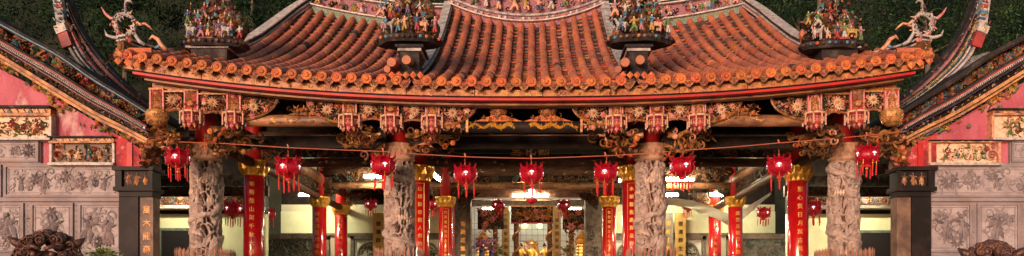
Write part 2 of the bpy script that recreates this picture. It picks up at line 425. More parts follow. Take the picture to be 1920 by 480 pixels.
def horse_mesh():
    j = [(0,0,.55),(-.22,0,.56),(.24,0,.58),(.38,0,.82),(.42,0,.98),(.56,0,.90),(-.32,0,.66),(-.46,0,.40)]
    e = [(0,1),(0,2),(2,3),(3,4),(4,5),(1,6),(6,7)]
    r = [.15,.15,.14,.09,.08,.05,.03,.02]
    for (x, y) in ((.26,.08),(.26,-.08),(-.24,.08),(-.24,-.08)):
        b = len(j); f = 1 if x > 0 else -1
        j += [(x,y,.36),(x+.05*f*(1 if y > 0 else .2),y,.18),(x+.02,y,.02)]; r += [.07,.04,.035]; e += [((2 if x > 0 else 1), b),(b,b+1),(b+1,b+2)]
    me = skin_figure(j, e, r); me.materials.append(MATS['paintwhite'])
    for p in me.polygons: p.use_smooth = True
    return me
HORSE = horse_mesh()

# ================================================================== CAMERA, WORLD, SUN
cam = bpy.data.cameras.new('camera'); co = bpy.data.objects.new('camera', cam); C.objects.link(co)
co.location = (CX, -D, CZ); co.rotation_euler = (PI/2, 0, 0)
cam.sensor_width = 36; cam.lens = 36*F0/1920; cam.shift_x = -(VPX-960)/1920; cam.shift_y = (VPY-240)/1920
cam.clip_end = 600; cam.clip_start = .1
bpy.context.scene.camera = co
w = bpy.data.worlds.new('World'); bpy.context.scene.world = w; w.use_nodes = True
bg = w.node_tree.nodes['Background']; sky = w.node_tree.nodes.new('ShaderNodeTexSky'); sky.sky_type = 'NISHITA'; sky.sun_disc = False
SUN_EL, SUN_AZ = 3.5, -22.0       # azimuth: degrees to the left of straight behind the camera
sky.sun_elevation = math.radians(SUN_EL)
sdir = Vector((math.sin(math.radians(SUN_AZ))*math.cos(math.radians(SUN_EL)), -math.cos(math.radians(SUN_AZ))*math.cos(math.radians(SUN_EL)), math.sin(math.radians(SUN_EL))))
sky.sun_rotation = math.atan2(sdir.x, sdir.y)
w.node_tree.links.new(sky.outputs[0], bg.inputs[0]); bg.inputs[1].default_value = .15
sl = bpy.data.lights.new('sun', 'SUN'); sl.energy = 2.6; sl.angle = math.radians(20); sl.color = (1, .70, .57)
so = bpy.data.objects.new('sun', sl); C.objects.link(so); so.rotation_euler = sdir.to_track_quat('Z', 'Y').to_euler()
vs_ = bpy.context.scene.view_settings; vs_.view_transform = 'Standard'; vs_.look = 'None'; vs_.gamma = 1; vs_.exposure = .85
cy = bpy.context.scene.cycles; cy.use_denoising = True; cy.max_bounces = 6; cy.diffuse_bounces = 3; cy.sample_clamp_indirect = 6

# ================================================================== GROUND, HILL, FOREST
mb = MB(); mb.box(-150, 150, -120, 150, -1, 0, 'ground'); struct(mb.build('ground'))
mb = MB(); mb.box(-13, 13, -2.6, 20, 0, .9, 'floorstone')
for i in range(5): mb.box(-4+.002*i, 4-.002*i, -2.6-.3*(i+1), -2.6-.3*i, 0, .9-.15*(i+1), 'floorstone')
struct(mb.build('terrace_floor'))
mb = MB(); nx, ny = 40, 24; vs = []
def hill_y(t): return 23 + 42*t
def hill_z(x, t): return 1 + 48*t**.8 + 2.5*noise.noise((x*.08, t*4, 3))
for j in range(ny):
    for i in range(nx):
        x = -75 + 150*i/(nx-1); t = j/(ny-1); vs.append((x, hill_y(t), hill_z(x, t)))
mb.add(vs, [(j*nx+i, j*nx+i+1, (j+1)*nx+i+1, (j+1)*nx+i) for j in range(ny-1) for i in range(nx-1)], 'soil')
mb.add([(-75,23,0),(75,23,0),(75,65,0),(-75,65,0)], [(0,1,2,3)], 'soil')
struct(mb.build('hill', smooth=True))
rng = np.random.default_rng(5)
def forest():
    cl = []
    for i in range(1250):
        x = rng.uniform(-36, 36); t = rng.uniform(.12, .62)
        cl.append((x, hill_y(t)-rng.uniform(.5,2.5), hill_z(x, t)+rng.uniform(0.2,1.8), rng.uniform(.7,1.7)))
    V = []; M = []
    for (x, y, z, r) in cl:
        n = int(190*r)
        d = rng.normal(size=(n,3)); d /= np.linalg.norm(d, axis=1)[:,None]
        d[:,1] -= .4
        c = np.array((x,y,z)) + d*(r*rng.uniform(.55,1.05,size=n)[:,None])*np.array((1,.8,.95))
        a = rng.normal(size=(n,3)); a /= np.linalg.norm(a, axis=1)[:,None]
        b = np.cross(a, rng.normal(size=(n,3))); b /= np.linalg.norm(b, axis=1)[:,None]
        L = rng.uniform(.055,.14,size=n)[:,None]; W = L*.42
        V.append(np.stack([c-a*L, c-b*W, c+a*L, c+b*W], 1)); M.append(np.full(n, 1 if rng.random() < .35 else 0))
    V = np.concatenate(V).reshape(-1,3); M = np.concatenate(M); n = len(M)
    me = bpy.data.meshes.new('forest')
    me.vertices.add(len(V)); me.vertices.foreach_set('co', V.ravel())
    me.loops.add(4*n); me.loops.foreach_set('vertex_index', np.arange(4*n))
    me.polygons.add(n); me.polygons.foreach_set('loop_start', np.arange(n)*4); me.polygons.foreach_set('loop_total', np.full(n,4))
    me.materials.append(MATS['leafA']); me.materials.append(MATS['leafB'])
    me.polygons.foreach_set('material_index', M); me.update(); me.validate()
    o = bpy.data.objects.new('forest', me); C.objects.link(o); o['kind'] = 'stuff'
    o['label'] = 'dark green leafy forest covering the slope behind the temple roofs'
forest()
def tree(x, t, hgt, label, seed):
    rnd = random.Random(seed); y = hill_y(t)-2.8; z = hill_z(x, t)-1.0
    T = thing('broadleaf_tree', label, 'tree', (x, y, z), 'single trees standing out of the hillside forest')
    mb = MB(); mb.tube([(0,0,0),(.1,0,hgt*.35),(-.1,.1,hgt*.7),(0,0,hgt)], [.16,.12,.08,.03], 'bark', 7)
    cr = MB()
    for k in range(16):
        a = rnd.uniform(0,6.3); h0 = hgt*rnd.uniform(.3,.9); L = rnd.uniform(.8,1.9)*(1.2-h0/hgt*.6)
        e = (L*math.cos(a), L*math.sin(a), h0+rnd.uniform(.2,.8)); mb.tube([(0,0,h0), (e[0]*.5,e[1]*.5,h0+.35), e], [.06,.04,.015], 'bark', 5)
        for q in range(150):
            c = Vector(e)*rnd.uniform(.55,1.1) + Vector([rnd.gauss(0,.34) for _ in range(3)])
            c.z = e[2] + rnd.gauss(0,.28)
            a1 = Vector([rnd.gauss(0,1) for _ in range(3)]).normalized(); b1 = a1.orthogonal().normalized()
            L2 = rnd.uniform(.08,.16)
            cr.add([tuple(c-a1*L2), tuple(c-b1*L2*.4), tuple(c+a1*L2), tuple(c+b1*L2*.4)], [(0,1,2,3)], 'leafB' if k % 3 else 'leafA')
    mb.build('trunk', T); cr.build('crown', T)
for i, (x, t, h, l) in enumerate([(-21.5,.17,7,'broadleaf tree rising at the far left edge above the pink gable roof'),
    (-14.5,.16,7.5,'broadleaf tree on the hill above the left roof corner curl'),
    (14.2,.16,7.6,'broadleaf tree on the hill right of the right corner figure platform'),
    (21,.17,7.2,'broadleaf tree on the hill above the right gable roof slope'), (-9.4,.17,8.2,'broadleaf tree between the left corner figures and the sloping hip ridge')]):
    tree(x, t, h, unique(l), 40+i)

# ================================================================== TEMPLE HALL
T = thing('temple_hall', 'ornate temple hall with orange tiled roof and carved columns between two pink gabled wings', 'temple')
YE, YT = -1.6, 4.1
def ze(X): return 5.36 + .49*min(1.15, abs(X)/6.85)**2.3
def zt_c(X): return 8.27 + .44*(X/1.87)**2
def zt_s(X): return 8.20 + .46*max(0,(abs(X)-2.0)/3.25)**1.8
def zroof(X, Y, sec=None):
    t = (Y-YE)/(YT-YE)
    zt = zt_c(X) if (sec == 'c' or (sec is None and abs(X) < 1.87)) else zt_s(X)
    return ze(X) + (zt-ze(X))*(.60*t+.40*t*t)
HIP = [(6.95,-1.62),(6.69,-1.3),(6.47,-.8),(6.24,0),(5.94,.8),(5.77,1.8),(5.60,3),(5.28,4.1)]
def hip_y(X):
    X = abs(X)
    if X <= 5.28: return YT
    for (a, ya), (b, yb) in zip(HIP, HIP[1:]):
        if b <= X <= a: return ya + (yb-ya)*(a-X)/(a-b)
    return YE
PITCH = .2505
roofs = {}
for sec in ('c','l','r'):
    rows, pans = MB(), MB()
    lo, hi = {'c': (-1.8, 1.8), 'l': (-6.86, -1.95), 'r': (1.95, 6.86)}[sec]
    k0 = math.ceil(lo/PITCH - .5); k1 = math.floor(hi/PITCH - .5)
    for k in range(k0, k1+1):
        X = (k+.5)*PITCH; yt = hip_y(X) if sec != 'c' else YT
        L = yt-YE
        if L < .12: continue
        n = max(1, int(round(L/.27)))
        rnd = random.Random(k*13+5)
        for i in range(n):
            y0 = YE + L*i/n; y1 = YE + L*(i+1)/n + .02
            z0, z1 = zroof(X, y0, sec), zroof(X, y1, sec)
            dy, dz = y1-y0, z1-z0; l = math.hypot(dy,dz); ny_, nz_ = -dz/l, dy/l
            r0, r1 = .0775+rnd.uniform(-.002,.002), .0715
            jx = rnd.uniform(-.006,.006); vs = []
            for (yy, zz, rr) in ((y0,z0,r0),(y1,z1,r1)):
                for j in range(9):
                    a = PI*(j/8)*1.16 - PI*.08
                    vs.append((X+jx+rr*math.cos(a), yy+ny_*(rr*math.sin(a)+.042), zz+nz_*(rr*math.sin(a)+.042)))
            fs = [(j, 9+j, 10+j, j+1) for j in range(8)] + [tuple(range(9))]
            rows.add(vs, fs, 'tile' if rnd.random() > .035 else rnd.choice(('orangemould','tile_cap','mortar_gapshade')))
            if sec == 'c' or L > .5:
                if rnd.random() < .9:   # mortar joint ring
                    pass
        # end disc with relief
        z0 = zroof(X, YE, sec)+.03; yc = YE-.02
        vs = []
        for (yy, rr) in ((yc+.05,.084),(yc-.012,.088),(yc-.02,.074),(yc-.008,.066),(yc-.008,.046),(yc-.032,.03)):
            for j in range(14): a = 2*PI*j/14; vs.append((X+rr*math.cos(a), yy, z0+rr*math.sin(a)*.98))
        fs = [(i*14+j, i*14+(j+1)%14, (i+1)*14+(j+1)%14, (i+1)*14+j) for i in range(5) for j in range(14)]+[tuple(range(70,84))]
        rows.add(vs, fs, 'tile_cap')
        for q in range(6):
            a = q*PI/3+.3; leaf(rows, X, z0, a, .05, .018, .02, 'tile_cap', front(yc-.02))
    for k in range(k0-1, k1+1):
        X = (k+1)*PITCH; X0, X1 = X-PITCH/2+.03, X+PITCH/2-.03
        if abs(X) > 6.9: continue
        if sec == 'c' and abs(X) > 1.82: continue
        yt = hip_y(X) if sec != 'c' else YT
        n = max(1, int((yt-YE)/.225)); rnd = random.Random(k*7+900)
        for i in range(n):
            y0 = YE + (yt-YE)*i/n; y1 = YE + (yt-YE)*(i+1)/n+.02
            z0, z1 = zroof(X, y0, sec), zroof(X, y1, sec); lift = .078+rnd.uniform(-.010,.012); vs = []
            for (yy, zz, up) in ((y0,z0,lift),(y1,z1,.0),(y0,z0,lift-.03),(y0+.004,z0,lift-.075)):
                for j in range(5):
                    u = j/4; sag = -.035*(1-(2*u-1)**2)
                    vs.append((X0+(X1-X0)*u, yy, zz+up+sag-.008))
            pans.add(vs[:15], [(j, j+1, 6+j, 5+j) for j in range(4)] + [(10+j, 11+j, j+1, j) for j in range(4)], 'pan')
            pans.add(vs[10:20], [(5+j, 6+j, j+1, j) for j in range(4)], 'mortar_gapshade')  # dark strip below the lip: shadow gap put in as colour
        z0 = zroof(X, YE, sec)
        # drip tile: curved ornamented apron
        m = 9; vs = []
        for (yy, top) in ((YE-.015, True), (YE+.02, True)):
            for j in range(m):
                u = -1+2*j/(m-1); vs.append((X+u*.112, yy, z0-.0+.03*abs(u)))
        for j in range(m):
            u = -1+2*j/(m-1); vs.append((X+u*.105, YE-.03, z0+.0-.115*(1-abs(u)**1.7)-.01))
        fs = [(j, j+1, 2*m+j+1, 2*m+j) for j in range(m-1)] + [(j, m+j, m+j+1, j+1) for j in range(m-1)]
        pans.add(vs, fs, 'drip')
        F = front(YE-.028)
        flower(pans, X, z0-.045, .042, 'drip', 'tile_cap', F, 0, 6, rnd)
        for sg in (-1,1): scroll(pans, X+sg*.06, z0-.03, .025, 1, 1, .012, .012, 'drip', F, 0, sg)
    # underlay
    ul = MB(); nX = 30; nY = 14; vs = []
    for j in range(nY):
        for i in range(nX):
            X = lo-.05 + (hi-lo+.1)*i/(nX-1); yt = hip_y(X) if sec != 'c' else YT
            Y = YE+.03 + (max(yt,YE+.1)-YE-.03)*j/(nY-1); vs.append((X, Y, zroof(X, Y, sec)+.008))
    g = [(j*nX+i, j*nX+i+1, (j+1)*nX+i+1, (j+1)*nX+i) for j in range(nY-1) for i in range(nX-1)]
    ul.add(vs, g, 'mortar_gapshade')
    ul.add([(x,y,z-.09) for x,y,z in vs], [tuple(reversed(q)) for q in g], 'darkwood')
    r_ = ul.build('roof_slope', T)
    rows.build('cover_tiles', r_, smooth=False); pans.build('pan_tiles', r_)
# rear slope and hip side slopes closing the roof
mb = MB(); vs = []; nX = 40
for j, Y in enumerate((YT+.2, 11.0, 18.6)):
    for i in range(nX):
        X = -5.6 + 11.2*i/(nX-1); vs.append((X*(1+.0*j), Y, (zt_s(X) if abs(X) > 1.87 else zt_c(X)) + (.1, -.9, -2.4)[j]))
mb.add(vs, [(j*nX+i, j*nX+i+1, (j+1)*nX+i+1, (j+1)*nX+i) for j in range(2) for i in range(nX-1)], 'tile')
for sg in (-1,1):
    vs = []
    for (x, y) in HIP: vs.append((sg*(x-.02), y, zroof(sg*x, y)))
    for (x, y) in HIP: vs.append((sg*7.0, max(y,-1.5)+.02, ze(6.9)-.02))
    n = len(HIP); mb.add(vs, [(i,i+1,n+i+1,n+i) for i in range(n-1)], 'tile')
    mb.add([(sg*5.4,YT,8.5),(sg*5.6,18.6,6.0),(sg*7.0,18.6,5.6),(sg*7.0,YT,5.8)], [(0,1,2,3)], 'tile')
mb.build('rear_roof_slope', T)

# ---------------- eave boards following the curve
def curve_band(mb, X0, X1, zo0, zo1, y0, y1, m, n=60, fz=ze):
    xs = [X0+(X1-X0)*i/n for i in range(n+1)]
    mb.strip([(x, fz(x)+zo1) for x in xs], [(x, fz(x)+zo0) for x in xs], y0, y1, m)
fb = MB(); curve_band(fb, -6.75, 6.75, -.18, -.03, -1.50, -1.44, 'fascia')
rnd = random.Random(3)
for i in range(150):
    if i % 13 == 0: fb.box(-6.6+13.2*i/149, -6.6+13.2*i/149+.012, -1.503, -1.4995, ze(-6.6+13.2*i/149)-.18, ze(-6.6+13.2*i/149)-.04, 'dark')
    # painted scrollwork on the board, thin raised gesso lines
    X = -6.6+13.2*i/149; zc = ze(X)-.125+rnd.uniform(-.02,.02)
    if abs(X+.1) < .55: continue
    m = rnd.choice(['gilt','gilt','peach','giltdark','lettergold'])
    Fq = front(-1.5)
    k = rnd.random()
    if k < .5: scroll(fb, X, zc, .045, rnd.uniform(0,6), 1.1, .014, .008, m, Fq, .001, rnd.choice((-1,1)))
    elif k < .8: leaf(fb, X, zc, rnd.uniform(-.5,.5), .1, .03, .008, m, Fq, .001)
    else: flower(fb, X, zc, .04, m, 'gilt', Fq, .001, 6, rnd)
fo = fb.build('fascia_board', T)
tb = MB()
for px, ch in ((945,'然'),(968,'浩'),(989,'氣'),(1010,'正')):
    x, y, z = P(px, 176, -1.51); glyph(tb, ch, .125, x, ze(x)-.125, 'lettergold', front(-1.505), .006, .004)
tb.build('lettering', fo)
mb = MB(); curve_band(mb, -6.78, 6.78, -.205, -.181, -1.46, -1.2, 'dark'); mb.build('black_trim_board', T)
mb = MB(); curve_band(mb, -6.62, 6.62, -.245, -.206, -1.475, -1.25, 'red'); mb.build('red_trim_board', T)
mb = MB(); curve_band(mb, -6.5, 6.5, -.285, -.254, -1.30, -1.15, 'log'); mb.build('eave_batten', T)
def zband(X): return 5.335+.09*(X/5.8)**2
mb = MB(); xs = [-6.5+13*i/60 for i in range(61)]
mb.strip([(x, ze(x)-.24) for x in xs], [(x, min(zband(x)-.15+.095*(x/5.8)**2, ze(x)-.26)) for x in xs], -1.02, -.96, 'fascia'); mb.build('painted_header_board', T)
# ceiling under the eave: rafters and boards
mb = MB(); vs = []
for Y, dz in ((-1.45,-.16),(1.2,.75),(4.0,2.2),(11.5,2.0),(18.8,1.2)):
    for i in range(31):
        X = -6.8+13.6*i/30; vs.append((X, Y, (ze(X) if Y < 2 else 5.36+.3*(abs(X)/6.8)**2)+dz))
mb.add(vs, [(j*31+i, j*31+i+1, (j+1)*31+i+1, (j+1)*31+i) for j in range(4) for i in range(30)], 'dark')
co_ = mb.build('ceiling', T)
mb = MB()
for i in range(48):
    X = -6.5+13*i/47; q = ze(X)-5.36+.02
    for (ya, za, yb, zb) in ((-1.4,-.20,1.2,.70),(1.2,.70,4.0,2.15)):
        if abs(X) > 6.0 and ya > 0: continue
        mb.tube([(X,ya,5.36+q+za-.02),(X,yb,5.36+q+zb-.02)], .04, 'darkwood', 6)
mb.build('rafters', co_)

# ---------------- ridge along the top (three lengths)
def ridge(sec):
    s = {'c':0,'l':-1,'r':1}[sec]
    fz = zt_c if sec == 'c' else zt_s
    X0, X1 = (-1.87,1.87) if sec == 'c' else ((-5.4,-1.93) if s < 0 else (1.93,5.4))
    mb = MB()
    if sec == 'c':
        curve_band(mb, X0, X1, -.05, .09, YT-.06, YT+.3, 'netpurple', 40, fz)
        curve_band(mb, X0, X1, .093, .125, YT-.16, YT+.3, 'paintwhite', 40, fz)
        curve_band(mb, X0, X1, .128, .25, YT-.02, YT+.3, 'netpurple', 40, fz)
        xs = [X0+(X1-X0)*i/40 for i in range(41)]
        mb.tube([(x, YT-.05, fz(x)+.275) for x in xs], .03, 'stonewhite', 8)
        curve_band(mb, X0, X1, .305, .95, YT+.0, YT+.3, 'netpurple', 40, fz)
        curve_band(mb, X0, X1, .953, 1.03, YT-.12, YT+.4, 'paintwhite', 40, fz)
        top = 1.03
    else:
        curve_band(mb, X0, X1, -.05, .14, YT-.06, YT+.3, 'netgreen', 40, fz)
        curve_band(mb, X0, X1, .143, .175, YT-.14, YT+.3, 'paintwhite', 40, fz)
        curve_band(mb, X0, X1, .178, .50, YT-.0, YT+.3, 'netpurple', 40, fz)
        curve_band(mb, X0, X1, .503, .535, YT-.12, YT+.35, 'paintwhite', 40, fz)
        curve_band(mb, X0, X1, .537, .57, YT-.06, YT+.32, 'stonedark', 40, fz)
        curve_band(mb, X0, X1, .573, .60, YT-.12, YT+.35, 'paintwhite', 40, fz)
    o = mb.build('main_ridge' if sec == 'c' else 'side_ridge', T)
    cm = MB(); rnd = random.Random(17+s)
    if sec == 'c':
        for i in range(26):
            x = X0+.1+(X1-X0-.2)*i/25; z = fz(x)+.185; m = rnd.choice(['cream','peach','paintwhite','paintcyan','paintyellow'])
            if i % 4 < 2: dome(cm, x, z, .045, .05, 'paintwhite', front(YT-.05), 8)
            else: leaf(cm, x-.06, z-.02, rnd.uniform(-.3,.4), .14, .04, .04, m, front(YT-.05))
        for i in range(90):
            x = rnd.uniform(X0+.1, X1-.1); z = fz(x)+rnd.uniform(.36,.9); m = rnd.choice(['paintyellow','paintcyan','paintwhite','paintgreen','paintred','peach','dark'])
            if rnd.random() < .5: leaf(cm, x, z, rnd.uniform(0,6), rnd.uniform(.06,.16), .05, .05, m, front(YT), .01)
            else: scroll(cm, x, z, .06, rnd.uniform(0,6), 1, .025, .04, m, front(YT), .01)
    else:
        for i in range(60):
            x = rnd.uniform(X0+.1, X1-.1); z = fz(x)+rnd.uniform(.24,.46); m = rnd.choice(['paintyellow','paintcyan','paintwhite','paintgreen','paintred','dark','peach'])
            k = rnd.random()
            if k < .25: flower(cm, x, z, .09, m, 'paintyellow', front(YT-.01), .01, 8, rnd)
            elif k < .7: leaf(cm, x, z, rnd.uniform(0,6), .13, .05, .04, m, front(YT-.01), .01)
            else: scroll(cm, x, z, .07, rnd.uniform(0,6), 1, .03, .04, m, front(YT-.01), .01)
    cm.build('mosaic_ornament', o, kind='stuff')
for s_ in 'clr': ridge(s_)

# ---------------- step ridges (left and right of the raised middle) and hip ridges
def ridge_sweep(mb, pts, layers):
    """pts: list of (x,y,z) surface points; layers: (z0,z1,halfwidth,material)"""
    n = len(pts)
    for (a, b, hw, m) in layers:
        vs = []
        for i, (x, y, z) in enumerate(pts):
            p0 = Vector(pts[max(i-1,0)]); p1 = Vector(pts[min(i+1,n-1)]); t = (p1-p0); t.z = 0; t.normalize()
            nx_, ny_ = t.y*hw, -t.x*hw
            vs += [(x+nx_,y+ny_,z+a),(x-nx_,y-ny_,z+a),(x-nx_,y-ny_,z+b),(x+nx_,y+ny_,z+b)]
        fs = [(0,1,2,3),(4*n-1,4*n-2,4*n-3,4*n-4)]
        for i in range(n-1):
            for j in range(4): fs.append((4*i+j, 4*i+4+j, 4*i+4+(j+1)%4, 4*i+(j+1)%4))
        mb.add(vs, fs, m)
for sg in (-1, 1):
    mb = MB(); pts = []
    for i in range(17):
        Y = -1.0 + (YT+.0+1.0)*i/16; pts.append((sg*1.87, Y, max(zroof(1.80,Y,'c'), zroof(1.95,Y,'s'))-.05))
    ridge_sweep(mb, pts, [(-.1,.15,.085,'stonedark'),(.153,.19,.11,'stonewhite'),(.193,.24,.07,'mossgrey'),(.243,.275,.09,'stonewhite')])
    mb2 = mb.build('step_ridge', T)
    # end block with two tiled stub roofs
    e = MB(); X = sg*1.95; zb = zroof(1.95,-1.0,'s')
    e.box(X-.16, X+.16, -1.35, -.75, zb-.1, zb+.40, 'stonedark'); e.box(X-.2,X+.2,-1.40,-.72,zb+.402,zb+.45,'stonewhite'); e.box(X-.24,X+.24,-1.45,-.70,zb+.453,zb+.50,'stonedark')
    for (dx, dz) in ((-.23,.16),(.02,.20)):
        e.tube([(X+dx-.03,-1.62,zb+dz-.03),(X+dx,-1.2,zb+dz+.05)], [.072,.066], 'tile', 12)
        e.tube([(X+dx-.03,-1.66,zb+dz-.03),(X+dx-.03,-1.62,zb+dz-.03)], [.076,.076], 'tile', 12)
    e.tube([(X-.36,-1.5,zb+.06),(X-.30,-1.2,zb+.14),(X-.1,-1.2,zb+.23),(X+.1,-1.3,zb+.22)], .06, 'tile', 8)
    for q in range(5): leaf(e, X-.28+q*.12, zb+.02, -PI/2, .13, .12, .03, 'tile_cap', front(-1.5))
    e.build('ridge_end_block', T)
def hip_pts(sg):
    # crest of the hip ridge rises to the corner
    q = [P(px, py, Y) for px, py, Y in ((575,14,4.1),(545,34,3.5),(512,60,2.6),(480,84,1.6),(448,102,1.0),(415,112,.5),(380,117,.1),(345,116,-.3),(310,109,-.7),(275,100,-1.05),(245,91,-1.35),(226,80,-1.55))]
    return [((x if sg < 0 else -x), y, z) for x, y, z in q]
for sg in (-1, 1):
    hp = hip_pts(sg)
    mb = MB()
    ridge_sweep(mb, hp[:7], [(-.30,-.08,.12,'stonedark'),(-.078,-.055,.145,'paintwhite'),(-.052,.03,.12,'stonedark'),(.033,.058,.155,'paintwhite'),(.061,.12,.13,'netpurple'),(.123,.145,.155,'stonewhite'),(.148,.22,.11,'stonedark'),(.223,.25,.13,'paintwhite')])
    a = mb.build('hip_ridge', T)
    mb = MB()
    low = [(x,y,z) for x,y,z in hp[6:]]
    ridge_sweep(mb, low, [(-.16,.03,.07,'giltdark'),(.033,.06,.10,'paintwhite'),(.063,.10,.07,'stonedark'),(.103,.135,.10,'paintwhite')])
    rnd = random.Random(5)
    for i in range(60):
        t = rnd.random()*(len(low)-1.01); k = int(t); f = t-k
        x = low[k][0]*(1-f)+low[k+1][0]*f; y = low[k][1]*(1-f)+low[k+1][1]*f; z = low[k][2]*(1-f)+low[k+1][2]*f
        leaf(mb, x, z+rnd.uniform(-.12,.02), rnd.uniform(0,6), .07, .02, .02, rnd.choice(['paintwhite','gilt','peach']), front(y-.09))
    a = mb.build('swallowtail_ridge', T)
    # dragon curl on the corner
    cz = MB()
    def S(px, py): x, y, z = P(px, py, -1.5); return ((x if sg < 0 else -x), y, z)
    # ring
    ring = [S(235+18*math.cos(t), 46+20*math.sin(t)) for t in [2.2+ i*.42 for i in range(14)]]
    cz.tube(ring, [.03,.04,.045,.04,.04,.04,.04,.035,.03,.03,.035,.04,.045,.04], 'stonewhite', 8)
    cz.tube([S(246,78),S(238,70),S(224,64),S(214,46),S(212,38),S(198,26),S(190,14)], [0.043, 0.043, 0.036, 0.032, 0.029, 0.022, 0.007], 'rosy', 8)
    cz.tube([S(212,38),S(222,28),S(236,24),S(236,8),S(236,2),S(244,1),S(248,6)], [0.036, 0.036, 0.032, 0.029, 0.025, 0.022, 0.007], 'stonewhite', 8)
    cz.tube([S(240,24),S(252,38),S(262,46),S(272,44),S(280,50),S(286,56)], [0.029, 0.029, 0.025, 0.022, 0.018, 0.007], 'peach', 8)
    cz.tube([S(228,72),S(212,70),S(200,66),S(196,56)], [0.036, 0.029, 0.022, 0.007], 'paintwhite', 8)
    cz.tube([S(246,50),S(254,66),S(262,78),S(272,84)], [0.025, 0.029, 0.032, 0.029], 'stonewhite', 8)
    cz.tube([S(312,94),S(302,84),S(296,74),S(286,68),S(280,74)], [0.036, 0.036, 0.036, 0.029, 0.009], 'peach', 8)
    cz.tube([S(302,84),S(296,88),S(290,90)], [0.029, 0.029, 0.014], 'paintcyan', 8)
    rnd = random.Random(9)
    for i in range(90):
        t = rnd.choice(ring+[S(224,64),S(214,46),S(236,16),S(252,38),S(212,38),S(262,46),S(240,72)])
        cz.ball((t[0]+rnd.gauss(0,.025), t[1]-.035, t[2]+rnd.gauss(0,.035)), rnd.uniform(.010,.02), rnd.choice(['paintwhite','giltdark','paintwhite','paintred','paintblue','dark']), 5, 3)
    for i in range(14):
        t = ring[i]; a_ = rnd.uniform(0,6.3)
        cz.tube([t, (t[0]+.1*math.cos(a_), t[1]-.02, t[2]+.1*math.sin(a_))], [.025,.004], rnd.choice(['paintwhite','peach']), 5)
    cz.build('dragon_finial', T, smooth=True)
    # corner stub tiles
    e = MB()
    for (px, py) in ((222,104),(240,107),(256,112)):
        x, y, z = P(px, py, -1.62); x = x if sg < 0 else -x
        e.tube([(x,y,z),(x-sg*.05,y+.25,z+.05)], [.08,.075], 'tile_cap', 10); leaf(e, x, z-.03, -PI/2, .13, .14, .03, 'tile_cap', front(y))
    x, y, z = P(224, 97, -1.5); x = x if sg < 0 else -x
    e.tube([(x+sg*.05,y,z+.02),(x-sg*.5,y+.1,z+.05)], .05, 'tile', 8)
    e.build('corner_tiles', T)
    # step block carrying the platform
    e = MB(); x, y, z = P(398, 96, -.6); x = x if sg < 0 else -x
    e.box(x-.32,x+.32,y-.15,y+.5,z-.26,z+.0,'stonedark'); e.box(x-.40,x+.36,y-.2,y+.5,z+.003,z+.04,'stonewhite'); e.box(x-.30,x+.30,y-.17,y+.5,z+.043,z+.09,'stonedark'); e.box(x-.24,x+.24,y-.2,y+.5,z+.093,z+.12,'stonewhite')
    for q in range(0): e.box(x-.36+q*.09,x-.33+q*.09,y-.16,y-.15-.003,z-.2,z-.05,'paintwhite')
    e.box(x-.12,x+.12,y-.3,y+.1,z+.123,z+.16,'paintred')
    e.build('stepped_ridge_block', T)

